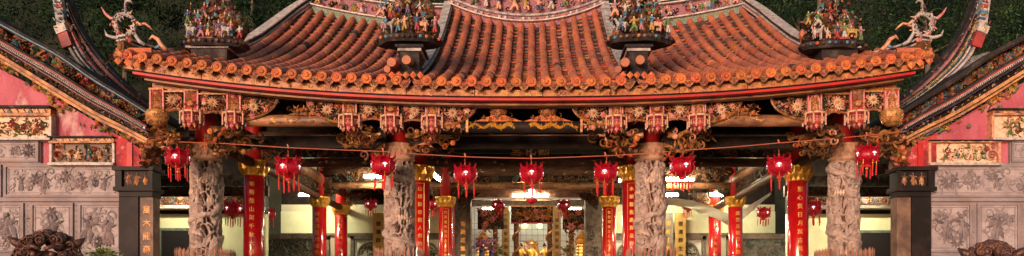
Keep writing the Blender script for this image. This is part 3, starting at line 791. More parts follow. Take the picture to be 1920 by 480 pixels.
# ---------------- figure platforms with statuettes
PLAT = [(400, 84, -.7, 'left corner', 5), (765, 76, -1.25, 'inner left', 6), (1200, 76, -1.25, 'inner right', 8), (1563, 88, -.7, 'right corner', 9)]
for (px, py, Y, nm, seed) in PLAT:
    rnd = random.Random(seed*31); x0, y0, z0 = P(px, py, Y); W = .62 if 'corner' in nm else .60
    p = MB()
    nn = 22; vs = []
    for (rz, rr) in ((-.06,.85),(.0,1.0),(.05,.96),(.08,.8)):
        for j in range(nn):
            a = 2*PI*j/nn; q = rr*(1+.06*math.sin(5*a+seed)); vs.append((x0+W*q*math.cos(a), y0+.1+.34*q*math.sin(a), z0+rz))
    fs = [(i*nn+j, i*nn+(j+1)%nn, (i+1)*nn+(j+1)%nn, (i+1)*nn+j) for i in range(3) for j in range(nn)]+[tuple(range(3*nn,4*nn)), tuple(range(nn-1,-1,-1))]
    p.add(vs, fs, 'stonedark')
    # rocky mass behind
    for i in range(60):
        a = rnd.uniform(-.85,.85); hz = rnd.uniform(0,1.35)*(1-abs(a)*.62)
        p.ball((x0+a*W*.75, y0+.26+rnd.uniform(-.05,.1), z0+.05+hz*.72), rnd.uniform(.07,.15), rnd.choice(['darkwood','dark','giltdark','pillarbrown','darkwood','tile']), 7, 5)
    for i in range(260):
        a = rnd.uniform(-.95,.95); hz = rnd.uniform(.0,1.35)*(1-abs(a)*.6)
        leaf(p, x0+a*W*.85, z0+.06+hz*.75, rnd.uniform(0,6), rnd.uniform(.04,.10), .04, .03, rnd.choice(['giltdark','tile','paintgreen','gilt','paintcyan','paintred','darkwood','darkwood','dark']), front(y0+rnd.uniform(.0,.16)))
    for i in range(12):
        a = -1+2*i/11; dome(p, x0+a*W*.9, z0+.01, .035, .03, rnd.choice(['paintcyan','paintblue','tile_cap','darkwood','dark','pillarbrown']), front(y0+.1-.34*math.sqrt(max(0,1-a*a*.8))), 6)
    for i in range(2 if 'inner' in nm else 3):
        u = rnd.uniform(-.6,.6); p.tube([(x0+u*W*.4,y0+.28,z0+.3),(x0+u*W*.6,y0+.3,z0+.8),(x0+u*W*.7+.05,y0+.3,z0+1.15)], [.07,.05,.02], 'pillarbrown', 6)
    p.build('figure_platform', T)
    spots = [(-.80,0,.30),(-.52,.0,.27),(-.25,-.12,.0),(.0,-.20,-.02),(.30,-.12,.02),(.56,0,.05),(.82,0,.02),(-.62,-.10,.03),(-.38,.14,.42),(.02,.14,.40),(.40,.14,.36)]
    ordn = ['first','second','third','fourth','fifth','sixth','seventh','eighth','ninth','tenth','eleventh']
    order = sorted(range(len(spots)), key=lambda q: spots[q][0])
    for r_i, si in enumerate(order):
        u, dy, dz = spots[si]; k = rnd.randrange(5); c1, c2 = rnd.sample(COLS, 2)
        if 'corner' in nm: dy += .05
        low = dz < .2
        l = f"{CN[c1]} and {CN[c2]} statuette {POSENAME[k]}, {ordn[r_i]} from left, {nm} roof platform"
        figurine(x0+u*W*.92+rnd.uniform(-.03,.03), y0-.06+dy, z0+.08+max(0,dz), rnd.uniform(.25,.32), k, c1, c2, l, f'statuettes on the {nm} roof platform', rnd, rnd.uniform(-.5,.5))
    for hi_, (u, dz) in enumerate(((-.55,.02),(.45,.02))):
        o = bpy.data.objects.new('horse_statuette', HORSE); C.objects.link(o); o.location = (x0+u*W, y0-.14, z0+.07+dz); o.scale = (.26,)*3; o.rotation_euler = (0,0,rnd.choice((0.3,PI-.4)))
        cc = rnd.choice(['paintwhite','peach','stonewhite','paintyellow']); o.material_slots[0].link = 'OBJECT'; o.material_slots[0].material = MATS[cc]
        tag(o, unique(f"{'left' if hi_==0 else 'right'} one of two small horses on the {nm} roof platform"), 'horse statuette', f'horses on the {nm} roof platform')
# figures along the main ridge
rnd = random.Random(77)
o12 = ['first','second','third','fourth','fifth','sixth','seventh','eighth','ninth','tenth','eleventh','twelfth']
for i in range(11):
    X = -1.55+3.1*i/10; k = rnd.randrange(5); c1, c2 = rnd.sample(COLS, 2)
    figurine(X+rnd.uniform(-.04,.04), YT-.14, zt_c(X)+.31, rnd.uniform(.36,.44), k, c1, c2, f"{CN[c1]} and {CN[c2]} statuette, {o12[i]} from left, central ridge", 'statuettes along the central roof ridge', rnd, rnd.uniform(-.5,.5))
for sg, nm in ((-1,'left'),(1,'right')):
    for i in range(6):
        X = sg*(2.35+2.6*i/5); k = rnd.choice((2,3,4)); c1, c2 = rnd.sample(COLS, 2)
        figurine(X, YT-.15, zt_s(X)+.18, .27, k, c1, c2, f"{CN[c1]} and {CN[c2]} statuette, {o12[i]} from centre, {nm} side ridge", f'statuettes on the {nm} side ridge', rnd, rnd.uniform(-.6,.6))

# ---------------- columns
CZT = 4.32          # top of the carved shaft
def carved_column_mesh(seed, flip):
    mb = MB(); nA, nZ = 132, 300; z0, z1 = 1.25, CZT; vs = []; col = []
    for i in range(nZ+1):
        z = z0+(z1-z0)*i/nZ
        for j in range(nA):
            a = 2*PI*j/nA; ca, sa = math.cos(a), math.sin(a)
            q = Vector((ca*1.25+seed*7, sa*1.25, z*2.6))
            wv = noise.noise_vector(q*1.3)*.35; q2 = q*2.2+wv*2
            dd = noise.voronoi(q2)[0]; cell = dd[1]-dd[0]
            n2 = noise.noise(q*5.5)
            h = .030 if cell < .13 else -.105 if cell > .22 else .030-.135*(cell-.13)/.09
            if noise.noise(q*1.1+Vector((5,5,5))) > .27: h = max(h, .02+.015*n2)
            # dragon body coil
            ph = (z*.95*flip - a/(2*PI)+.22*math.sin(z*5+seed)+.1*noise.noise(q*1.2)) % 1.0; dr = abs(ph-.5)
            if dr < .10: h = .02+.045*math.sqrt(1-(dr/.10)**2)+.006*math.sin(a*34)*math.sin(z*90)
            # ledges
            h += .012*n2
            edge = min((z-z0)/.04, (z1-z)/.05, 1.0)
            r = .255+h*max(0,edge)
            vs.append((r*ca, r*sa, z)); col.append(h)
    fs = []; ms = []
    for i in range(nZ):
        for j in range(nA):
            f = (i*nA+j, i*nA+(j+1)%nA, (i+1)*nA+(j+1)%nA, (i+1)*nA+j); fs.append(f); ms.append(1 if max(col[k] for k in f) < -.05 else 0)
    fs.append(tuple(nZ*nA+j for j in range(nA))); ms.append(0)
    b = 0; mb.v = vs; mb.f = fs; mb.names = ['colstone','colhollowshade']; mb.m = ms
    rnd = random.Random(seed)
    # small figures, ledges and pavilions standing off the shaft
    for i in range(34):
        a = rnd.uniform(PI, 2*PI); z = rnd.uniform(1.6, CZT-.15); 
        F = lambda u, v, w, a=a, z=z: ((.275+w)*math.cos(a+u/.28), (.275+w)*math.sin(a+u/.28), z+v)
        k = rnd.random()
        if k < .35: person_motif(mb, 0, -.08, rnd.uniform(.16,.24), ['colstone','colstone'], F, rnd)
        elif k < .6: scroll(mb, 0, 0, .07, rnd.uniform(0,6), 1.2, .03, .03, 'colstone', F, .0, rnd.choice((-1,1)))
        elif k < .8:
            for q in range(4): leaf(mb, 0, 0, rnd.uniform(0,6), .12, .04, .03, 'colstone', F)
        else:
            for q in range(4): leaf(mb, -.08+.05*q, 0, PI/2, .13, .05, .02, 'scale', F)
    return mb.mesh('shaft', True)
def lotus_capital_mesh():
    mb = MB(); z = CZT
    mb.lathe([(.235,z),(.25,z+.03),(.275,z+.045),(.275,z+.075),(.245,z+.09),(.25,z+.13),(.285,z+.19),(.31,z+.24),(.30,z+.27),(.325,z+.285),(.325,z+.32),(.2,z+.322)], 'capstone', 40, lobes=16, lobe=.05)
    for i in range(16):
        a = 2*PI*i/16
        F = lambda u, v, w, a=a: ((.27+v*.28+w)*math.cos(a+u/.28), (.27+v*.28+w)*math.sin(a+u/.28), z+.10+v)
        leaf(mb, 0, 0, PI/2, .17, .085, .03, 'capstone', F)
    return mb.mesh('capital', True)
capm = lotus_capital_mesh()
FRONTX = [(-5.98,1),(-2.35,-1),(2.35,1),(5.98,-1)]
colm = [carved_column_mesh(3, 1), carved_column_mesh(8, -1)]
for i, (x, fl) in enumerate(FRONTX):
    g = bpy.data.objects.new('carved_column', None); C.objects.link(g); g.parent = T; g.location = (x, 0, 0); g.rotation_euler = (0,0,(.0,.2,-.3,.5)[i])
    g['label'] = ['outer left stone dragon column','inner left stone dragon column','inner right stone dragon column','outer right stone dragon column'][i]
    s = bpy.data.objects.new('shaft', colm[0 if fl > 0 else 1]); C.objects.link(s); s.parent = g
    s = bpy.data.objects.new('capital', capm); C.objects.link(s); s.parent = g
    b_ = MB(); b_.lathe([(.42,.9),(.42,1.0),(.36,1.04),(.40,1.12),(.34,1.2),(.27,1.25)], 'colstone', 8); b_.build('plinth', g)
    r_ = MB(); r_.lathe([(.185,CZT+.3),(.185,CZT+.95),(.17,CZT+1.1)], 'red', 20); r_.build('upper_shaft', g, smooth=True)
def red_column(x, y, r, ztop, label, chars, txtang=0.0, framed=False, size=.14, pitch=.185, tx=0.0):
    g = bpy.data.objects.new('red_column', None); C.objects.link(g); g.parent = T; g.location = (x, y, 0); g['label'] = label
    m = MB(); m.lathe([(r,1.15),(r,ztop)], 'redcol', 36); m.build('shaft', g, smooth=True)
    m = MB(); m.lathe([(r*1.5,.9),(r*1.5,1.0),(r*1.25,1.15)], 'greystone', 20); m.build('plinth', g)
    m = MB(); k = r/.21
    m.lathe([(r*.98,ztop-.02),(r*1.02,ztop),(r*1.02,ztop+.05*k),(r*1.15,ztop+.16*k),(r*1.38,ztop+.25*k),(r*1.4,ztop+.29*k),(r*.8,ztop+.292*k)], 'gold', 32, lobes=12, lobe=.07)
    for i in range(12):
        a = 2*PI*i/12
        F = lambda u, v, w, a=a: ((r*1.02+v*.38+w)*math.cos(a+u/r), (r*1.02+v*.38+w)*math.sin(a+u/r), ztop+v)
        leaf(m, 0, 0, PI/2, .25*k, .11*k, .045*k, 'gold', F)
    m.build('capital', g, smooth=False)
    m = MB(); m.lathe([(r*.78,ztop+.28*k),(r*.78,ztop+1.5)], 'red', 20); m.build('upper_shaft', g, smooth=True)
    m = MB(); a0 = -PI/2 + txtang
    F = lambda u, v, w: ((r+w)*math.cos(a0+u/r), (r+w)*math.sin(a0+u/r), v)
    column_text(m, chars, size, pitch, ztop-.12, 'lettergold', F)
    if framed:
        hw = size*.75
        for u in (-hw, hw): ribbon(m, [(u, ztop-.08-.2*i) for i in range(13)], .016, .006, 'lettergold', F, .002)
        ribbon(m, [(-hw+.01+ (2*hw-.02)*i/4, ztop-.08) for i in range(5)], .016, .006, 'lettergold', F, .002)
    m.build('lettering', g)
Y1, Y2, Y3 = 2.65, 8.0, 10.6
red_column(-6.0, Y1, .225, 4.50, 'nearest red column on the left, beside the outer stone column', '地得佳山河千秋大義歸天', .12)
red_column( 6.0, Y1, .225, 4.38, 'nearest red column on the right, beside the outer stone column', '聖心質日月萬古英名在世', -.12)
red_column(-2.35, Y1, .225, 4.38, 'red column just behind the inner left stone column', '山環獅奇龍人傑地靈', .2, True, .12, .17)
red_column( 2.35, Y1, .225, 4.38, 'red column just behind the inner right stone column', '水繞龍盤鳳舞呈祥', -.2, True, .12, .17)
red_column(-5.98, Y2, .20, 4.45, 'left red column in the second row', '山名四嶽川鐘秀氣', -.1, False, .16)
red_column( 5.98, Y2, .20, 4.45, 'right red column in the second row', '卿雲呈瑞日月同光', .1, False, .16)
red_column(-2.35, Y2, .20, 4.45, 'second row red column left of the altar opening', '代天宣化佑四方民安物阜', .1, True, .11, .135)
red_column( 2.35, Y2, .20, 4.45, 'second row red column right of the altar opening', '勸善規過正人心國泰民豐', -.1, True, .11, .135)
red_column(-5.98, Y3, .20, 4.52, 'left red column in the third row', '德配乾坤千秋祀典', .1, False, .15)
red_column( 5.98, Y3, .20, 4.52, 'right red column in the third row', '古蹟十五萬世流芳', -.1, False, .15)

# ---------------- hanging eave posts (with figure niche and lantern basket)
def pendant_meshes():
    b = MB()      # board with figure
    b.box(-.115,.115,.02,.10,.0,.40,'redfaded')
    b.box(-.125,-.10,-.0,.06,.0,.40,'rosy'); b.box(.10,.125,-.0,.06,.0,.40,'rosy'); b.box(-.13,.13,-.02,.06,.385,.42,'gilt')
    f1 = MB(); rnd = random.Random(2)
    F = front(.02)
    for k in range(5): leaf(f1, 0, .22, -PI/2+(k-2)*.22, .2, .08, .06, 'peach' if k % 2 else 'gilt', F)
    leaf(f1, 0, .14, PI/2, .17, .13, .09, 'gilt', F); dome(f1, 0, .31, .042, .08, 'peach', F, 8)
    for s in (-1,1):
        leaf(f1, 0, .26, PI/2-s*2.3, .13, .05, .08, 'peach', F); ribbon(f1, [(s*.075,.02),(s*.085,.14),(s*.075,.26),(s*.03,.36),(0,.39)], .035, .05, 'cream', F)
        scroll(f1, s*.06, .05, .04, 0, 1.2, .02, .05, 'cream', F, .01, s)
    f2 = MB()     # lion / dragon variant
    for k in range(6):
        ribbon(f2, [(-.09,.20+k*.03),(0,.235+k*.03),(.09,.20+k*.03)], .022, .06, 'cream', F)
    dome(f2, 0, .14, .075, .09, 'gilt', F, 10); dome(f2, -.03, .16, .02, .11, 'cream', F, 6); dome(f2, .03, .16, .02, .11, 'cream', F, 6)
    for s in (-1,1): scroll(f2, s*.08, .13, .055, PI/2, 1.1, .03, .06, 'peach', F, .0, s); leaf(f2, 0, .32, PI/2-s*.8, .13, .04, .06, 'cream', F)
    ribbon(f2, [(-.05,.105),(0,.085),(.05,.105)], .025, .10, 'paintwhite', F)
    l = MB(); c = (0,.04,0)      # basket
    l.lathe([(.10,.02),(.17,.0),(.18,-.03),(.165,-.05),(.15,-.055),(.155,-.17),(.145,-.20),(.12,-.235),(.07,-.265),(.02,-.30)], 'redfaded', 8, c)
    l.lathe([(.184,-.028),(.195,-.015),(.184,-.0)], 'cream', 16, c, lobes=16, lobe=.08); l.lathe([(.162,-.175),(.172,-.16),(.162,-.15)], 'gilt', 8, c)
    for j in range(8):
        a = 2*PI*j/8+PI/8; x, y = .19*math.cos(a), .04+.19*math.sin(a)
        l.tube([(x,y,-.0),(x,y,-.03),(x,y,-.20)], [.010,.016,.016], 'peach', 6); l.ball((x,y,-.205), .02, 'paintwhite', 6, 4); l.ball((x,y,.01), .024, 'gilt', 6, 4)
        a2 = 2*PI*j/8
        Fp = lambda u, v, w, a2=a2: ((.148+w)*math.cos(a2)-u*math.sin(a2), .04+(.148+w)*math.sin(a2)+u*math.cos(a2), v)
        leaf(l, 0, -.11, PI/2, .04, .05, .02, 'leafgreen' if j % 4 == 1 else 'rosy', Fp); leaf(l, 0, -.11, -PI/2, .05, .05, .02, 'rosy', Fp)
        ribbon(l, [(-.05,-.16),(-.045,-.08),(.045,-.08),(.05,-.16)], .014, .012, 'cream', Fp)
        leaf(l, 0, -.20, -PI/2, .10, .07, .03, 'gilt' if j % 2 else 'rosy', Fp, -.03)
    return b.mesh('niche_board'), f1.mesh('niche_figure'), f2.mesh('niche_lion'), l.mesh('lantern_basket')
pb, pf1, pf2, pl_ = pendant_meshes()
YP = -1.08
PEND = [-5.80,-5.06,-3.04,-2.31,-1.60]
PEND = PEND + [-x for x in reversed(PEND)]
for i, x in enumerate(PEND):
    g = bpy.data.objects.new('hanging_post', None); C.objects.link(g); g.parent = T; g.location = (x, YP, zband(x)-.40)
    lion = i in (0,3,6,9)
    for nm, me in (('niche_board', pb), ('niche_lion' if lion else 'niche_figure', pf2 if lion else pf1), ('lantern_basket', pl_)):
        o = bpy.data.objects.new(nm, me); C.objects.link(o); o.parent = g
        if me is not pl_: o.scale = (1,1,.72+.2*(x/5.8)**2)
for sg in (-1,1):
    g = bpy.data.objects.new('corner_hanging_post', None); C.objects.link(g); g.parent = T; g.location = (sg*6.40, YP, zband(6.4)-.40)
    o = bpy.data.objects.new('niche_board', pb); C.objects.link(o); o.parent = g; o.scale = (1,1,.92)
    o = bpy.data.objects.new('niche_figure', pf1); C.objects.link(o); o.parent = g; o.scale = (1,1,.92)
    m = MB(); m.lathe([(.10,.02),(.17,-.0),(.19,-.05),(.185,-.13),(.15,-.2),(.1,-.25),(.05,-.27)], 'gilt', 16, (0,.04,0))
    for j in range(40):
        a = R.uniform(PI,2*PI); v = R.uniform(-.22,0); F = lambda u, vv, w, a=a, v=v: ((.18+w-abs(v+.08)*.25)*math.cos(a)-u*math.sin(a), .04+(.18+w-abs(v+.08)*.25)*math.sin(a)+u*math.cos(a), v+vv)
        scroll(m, 0, 0, .03, R.uniform(0,6), 1, .014, .02, 'gilt', F) if j % 2 else leaf(m, 0, 0, R.uniform(0,6), .06, .03, .025, 'gilt', F)
    m.build('carved_ball', g)
# openwork panels between the posts
def panel(x0, x1, seed, fan=0):
    xm = (x0+x1)/2; zt = zband(xm)-.155+.095*(xm/5.8)**2; h = .335
    m = MB()
    ins = None
    if fan: # quarter ellipse panel, widest at the top, on the side 'fan' of the post
        xa = x0 if fan > 0 else x1; Wd = abs(x1-x0)
        ins = lambda u, v: (abs(u-xa)/Wd)**2 + ((zt-v)/.40)**2 < .93
        h = .40
        pts = [(xa+fan*Wd*math.cos(t), zt-.40*math.sin(t)) for t in [PI/2*i/10 for i in range(11)]]
        m.prism([(xa, zt)]+pts if fan > 0 else [(xa,zt)]+pts, YP+.075, YP+.09, 'dark')
        ribbon(m, pts, .05, .03, 'peach', front(YP+.05))
        ribbon(m, pts[::-1], .05, .03, 'gilt', front(YP+.045))
    else:
        m.box(x0, x1, YP+.075, YP+.09, zt-h+.03, zt, 'dark')
        m.box(x0, x1, YP+.0, YP+.06, zt-.022, zt, 'gilt')
        ribbon(m, [(x0+(x1-x0)*i/12, zt-h-.02+.045*math.sin(PI*i/12)) for i in range(13)], .05, .04, 'peach', front(YP+.06))
        ribbon(m, [(x1-(x1-x0)*i/12, zt-h-.015+.045*math.sin(PI*i/12)) for i in range(13)], .05, .04, 'gilt', front(YP+.06))
    carve(m, x0+.01, x1-.01, zt-h, zt-.02, front(YP+.06), seed, ins, .075, 1.15, ('gilt','peach','gilt','leafgreen','peach','rosy','tile_cap'), ('cream','peach','rosy','peach'), h=.05)
    rnd = random.Random(seed)
    xc = xm if not fan else x0+(x1-x0)*(.35 if fan > 0 else .65)
    flower(m, xc+rnd.uniform(-.05,.05), zt-h*.48, .12, 'cream', 'gilt', front(YP+.03), .02, 12, rnd)
    m.build('openwork_panel', T)
zs = [-6.40]+PEND+[6.40]
sd = 100
for a, b in ((0,1),(1,2),(3,4),(4,5),(6,7),(7,8),(9,10),(10,11)):
    panel(zs[a]+.13, zs[b]-.13, sd); sd += 1
panel(-5.06+.13, -5.06+.13+.62, 120, 1); panel(-3.04-.13-.62, -3.04-.13, 121, -1); panel(-1.60+.13, -1.6+.13+.64, 122, 1)
panel(1.60-.13-.64, 1.6-.13, 123, -1); panel(3.04+.13, 3.04+.13+.62, 124, 1); panel(5.06-.13-.62, 5.06-.13, 125, -1)

# ---------------- brackets round the column heads
def bracket(x, seed, wide=1.0):
    m = MB(); rnd = random.Random(seed)
    zb = 4.46
    for s in (-1,1):
        for (dy, zz, L) in ((-.35,zb+.02,.66),(-.1,zb+.16,.85),(-.75,zb+.12,.5)):
            zz += .12; pts = [(x+s*.22, dy, zz-.02), (x+s*(.22+L*.35)*wide, dy, zz-.04), (x+s*(.22+L*.7)*wide, dy, zz+.05), (x+s*(.22+L)*wide, dy, zz+.02)]
            m.tube(pts, [.075,.065,.055,.03], rnd.choice(['giltdark','gilt']), 7, flat=.7)
            scroll(m, pts[-1][0], zz+.03, .10, rnd.uniform(0,6), 1.3, .05, .05, 'gilt', front(dy-.03), 0, s)
    # carved dragon head and flames
    for i in range(70):
        u = rnd.choice((-1,1))*(.30+abs(rnd.gauss(0,.30)))*wide; v = rnd.uniform(-.08,.36); yy = rnd.uniform(-.95,-.15)
        pass
        k = rnd.random(); mm = rnd.choice(['gilt','gilt','giltdark','giltdark','tile_cap','peach'])
        F = front(yy)
        if k < .5: scroll(m, x+u, zb+v, rnd.uniform(.05,.10), rnd.uniform(0,6), 1.2, .04, .045, mm, F, 0, rnd.choice((-1,1)))
        elif k < .85:
            for q in range(4): leaf(m, x+u, zb+v, rnd.uniform(0,6), rnd.uniform(.1,.2), .05, .04, mm, F)
        else: m.ball((x+u, yy, zb+v), rnd.uniform(.04,.07), mm, 8, 5)
    # fanned ribs (wing) beside the post
    for s in (-1,1):
        if rnd.random() < .7:
            for q in range(9):
                a = q*.15
                m.tube([(x+s*.18,-.5,zb+.42-q*.025),(x+s*(.35+.12*math.sin(a)),-.55,zb+.38-q*.05),(x+s*(.52-.02*q),-.6,zb+.20-q*.04)], [.02,.022,.012], 'stonedark', 5)
    m.box(x-.5,x+.5,-.14,-.02,zb+.44,zb+.52,'giltdark'); m.build('column_bracket', T)
for i, x in enumerate((-5.9,-2.33,2.33,5.9)): bracket(x, 60+i, 1.0 if i in (1,2) else .9)

# ---------------- beams
def beam(name, x0, x1, y, z, r, m, flat=1.0, painted=None, seed=0, label=None):
    b = MB(); k = 14
    b.tube([(x0+(x1-x0)*i/k, y, z) for i in range(k+1)], [r*(.93+.07*math.sin(PI*i/k)) for i in range(k+1)], m, 16, flat=flat)
    rnd = random.Random(seed)
    F = lambda u, v, w: (u, y-math.sqrt(max(0,r*r-(v/flat)**2))*1.01-w, z+v)
    if painted:
        for i in range(painted):
            u = rnd.uniform(x0+.1, x1-.1); v = rnd.uniform(-.6,.6)*r; mm = rnd.choice(['gilt','gold','giltdark','peach'])
            if rnd.random() < .5: scroll(b, u, v*.7, r*.3, rnd.uniform(0,6), 1, .02, .006, mm, F, .002, rnd.choice((-1,1)))
            else: leaf(b, u, v*.7, rnd.uniform(-.6,.6), r*1.1, .03, .006, mm, F, .002)
    o = b.build(name, T, smooth=True)
    if label: o['label'] = label
    return o
cb = beam('front_beam', -1.75, 1.75, -.9, 4.79, .105, 'pillarblack', 1.0, 0, 1, 'dark central front beam with gold dragons')
g_ = MB(); rnd = random.Random(4); Fb = front(-1.004)
for s, xc in ((-1,-.62),(1,.52)):
    pts = [(xc+s*(-.42+.84*i/20), 4.79+.035*math.sin(i*.9)) for i in range(21)]
    ribbon(g_, pts, .075, .02, 'gold', Fb, .0)
    for i in range(24):
        q = rnd.choice(pts); leaf(g_, q[0], q[1], rnd.uniform(0,6), .08, .022, .015, 'gold', Fb, .01)
for s in (-1,1):
    carve(g_, s*1.4-.35, s*1.4+.35, 4.71, 4.88, Fb, 9+s, None, .07, 1.2, ('gilt','peach','giltdark','tile_cap'), ('peach',), h=.025)
    g_.box(s*1.0-.02, s*1.0+.02, -1.025, -.88, 4.68, 4.90, 'gilt')
g_.build('gilt_dragons', cb)
for s in (-1,1):
    beam('front_beam', s*5.05, s*2.9, -.9, 4.90, .105, 'log', 1.0, 26, 5+s)
# saddles and carved balls over the central beam
for x in (-.45, .41):
    m = MB(); m.prism([(x-.42,4.87),(x+.42,4.87),(x+.22,4.93),(x+.13,4.97),(x-.13,4.97),(x-.22,4.93)], -1.0, -.82, 'tile_cap')
    carve(m, x-.3, x+.3, 4.88, 4.97, front(-1.0), 3, None, .05, 1.0, ('gilt','tile_cap','giltdark'), None, h=.02)
    m.ball((x,-.93,5.06), .13, 'gilt', 18, 12, (1,.9,.9))
    for i in range(60):
        a = R.uniform(PI,2*PI); e = R.uniform(-1,1)
        c = (x+.128*math.cos(a)*math.cos(e), -.93+.117*math.sin(a)*math.cos(e), 5.06+.117*math.sin(e))
        F = lambda u, v, w, c=c: (c[0]+u, c[1]-w, c[2]+v)
        scroll(m, 0, 0, .035, R.uniform(0,6), 1, .016, .015, 'gilt' if i % 3 else 'peach', F)
    m.box(x-.17,x+.17,-1.05,-.82,5.165,5.19,'giltdark')
    m.build('beam_saddle', T)
for s in (-1,1):
    for xx in (3.85,):
        m = MB(); x = s*xx; m.prism([(x-.3,4.98),(x+.3,4.98),(x+.16,5.03),(x-.16,5.03)], -1.0, -.84, 'giltdark'); m.ball((x,-.93,5.08), .08, 'giltdark', 12, 8, (1.3,.9,.8))
        carve(m, x-.28, x+.28, 4.98, 5.14, front(-1.03), int(xx*10), None, .08, 1.2, ('giltdark','tile_cap','dark'), None, h=.02)
        m.build('beam_saddle', T)
def plank(name, x0, x1, y0, y1, z0, z1, m, parent=T, label=None):
    b = MB(); b.box(x0,x1,y0,y1,z0,z1,m); return b.build(name, parent, label=label)
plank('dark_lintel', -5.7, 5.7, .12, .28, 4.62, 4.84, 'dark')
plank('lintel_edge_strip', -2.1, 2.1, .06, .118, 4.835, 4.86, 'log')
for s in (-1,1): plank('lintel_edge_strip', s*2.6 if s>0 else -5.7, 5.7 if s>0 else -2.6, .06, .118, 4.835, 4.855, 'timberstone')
plank('shade_board', -6.3, 6.3, 2.78, 2.84, 5.28, 6.75, 'dark')  # dark board added so the lamp-lit ceiling behind reads as deep shade
# plaque with the hall name behind
plank('hanging_board', -1.55, 1.7, 2.3, 2.42, 4.93, 5.2, 'plaqueteal')
tp = MB()
for px, ch in ((968,'堂'),(994,'化'),(1019,'勸')):
    x, y, z = P(px, 281, 2.3); glyph(tp, ch, .27, x, z, 'giltdark' if False else 'gilt', front(2.298), .006, .006)
tp.build('plaque_lettering', T)
plank('board_edge_strip', -1.6, 1.8, 2.26, 2.30, 5.203, 5.235, 'timberstone')
for (z, r, y, m) in ((4.78,.10,2.65,'darkwood'),(5.35,.13,2.65,'darkwood'),(5.45,.15,8.0,'darkwood'),(5.05,.10,8.0,'log'),(5.75,.13,5.2,'darkwood'),(5.85,.12,10.6,'darkwood'),(6.15,.15,12.5,'log')):
    beam('cross_beam', -6.2 if y < 12 else -3, 6.2 if y < 12 else 3, y, z, r, m, 1.0, 60 if m == 'log' else 30, int(z*10))
# carved infill between cross beams, openwork gilt brown
for (x0,x1,y,z0,z1,sd) in ((-5.6,-2.7,2.62,4.9,5.22,1),(2.7,5.6,2.62,4.9,5.22,2),(-1.9,1.9,7.9,5.15,5.32,3),(-5.6,-2.7,7.9,5.15,5.6,4),(2.7,5.6,7.9,5.15,5.6,5),(-5.6,-2.6,10.8,5.3,5.75,6),(2.6,5.6,10.8,5.3,5.75,7)):
    m = MB(); m.box(x0,x1,y+.02,y+.05,z0,z1,'dark'); carve(m, x0, x1, z0, z1, front(y), sd+200, None, .13, .9, ('giltdark','giltdark','log','greygreen'), ('giltdark',), h=.05); m.build('carved_frieze', T)
# beams running into the depth, cream painted friezes along the side rows
for s in (-1,1):
    X = s*5.98
    for (z, r, m) in ((5.22,.13,'log'),(4.72,.10,'darkwood')):
        b = MB(); b.tube([(X,0.2,z),(X,4,z+.05),(X,8,z),(X,12,z)], [r,r*1.05,r,r], m, 12); b.build('side_beam', T, smooth=True)
    b = MB(); b.box(X-.05 if s<0 else X-.02, X+.02 if s<0 else X+.05, 3.1, 7.7, 5.42, 5.72, 'cloth')
    for yy in (3.1, 7.62): b.box(X-.08, X+.08, yy, yy+.08, 5.4, 5.76, 'giltdark')
    b.box(X-.07, X+.07, 3.1, 7.7, 5.36, 5.415, 'timberstone'); b.box(X-.07,X+.07,3.1,7.7,5.725,5.78,'timberstone')
    rnd = random.Random(8)
    Fz = (lambda u, v, w: (X-s*(.055+w), u, v))
    carve(b, 3.3, 7.5, 5.45, 5.7, Fz, 33, None, .09, .6, ('greygreen','stonewhite'), None, h=.015)
    b.build('painted_side_frieze', T)
    b = MB(); b.box(X-.03, X+.03, 3.0, 7.8, 4.86, 5.10, 'dark'); carve(b, 3.1, 7.7, 4.86, 5.1, lambda u, v, w: (X-s*(.03+w), u, v), 35, None, .1, 1.0, ('giltdark','greygreen','giltdark'), None, h=.03); b.build('carved_side_frieze', T)
    # inner brackets beside red columns
    for (yy, zz, sd) in ((Y1,4.85,1),(Y2,4.85,2),(Y3,4.9,3)):
        for xx, mir in ((s*5.98,-s),(s*2.35,s),(s*2.35,-s)):
            m = MB(); rnd = random.Random(sd*10+int(xx)); 
            m.prism([(xx+mir*.12,zz+.3),(xx+mir*.85,zz+.3),(xx+mir*.6,zz+.12),(xx+mir*.2,zz-.2),(xx+mir*.12,zz-.25)], yy-.04, yy+.04, 'darkwood')
            a_, b_ = sorted((xx+mir*.12, xx+mir*.8))
            carve(m, a_, b_, zz-.15, zz+.3, front(yy-.04), sd*7+int(xx), lambda u, v: abs(u-xx) < .25+(v-zz+.15)*1.3, .11, 1.3, ('giltdark','giltdark','gilt','greygreen'), None, h=.05)
            m.build('beam_bracket', T)

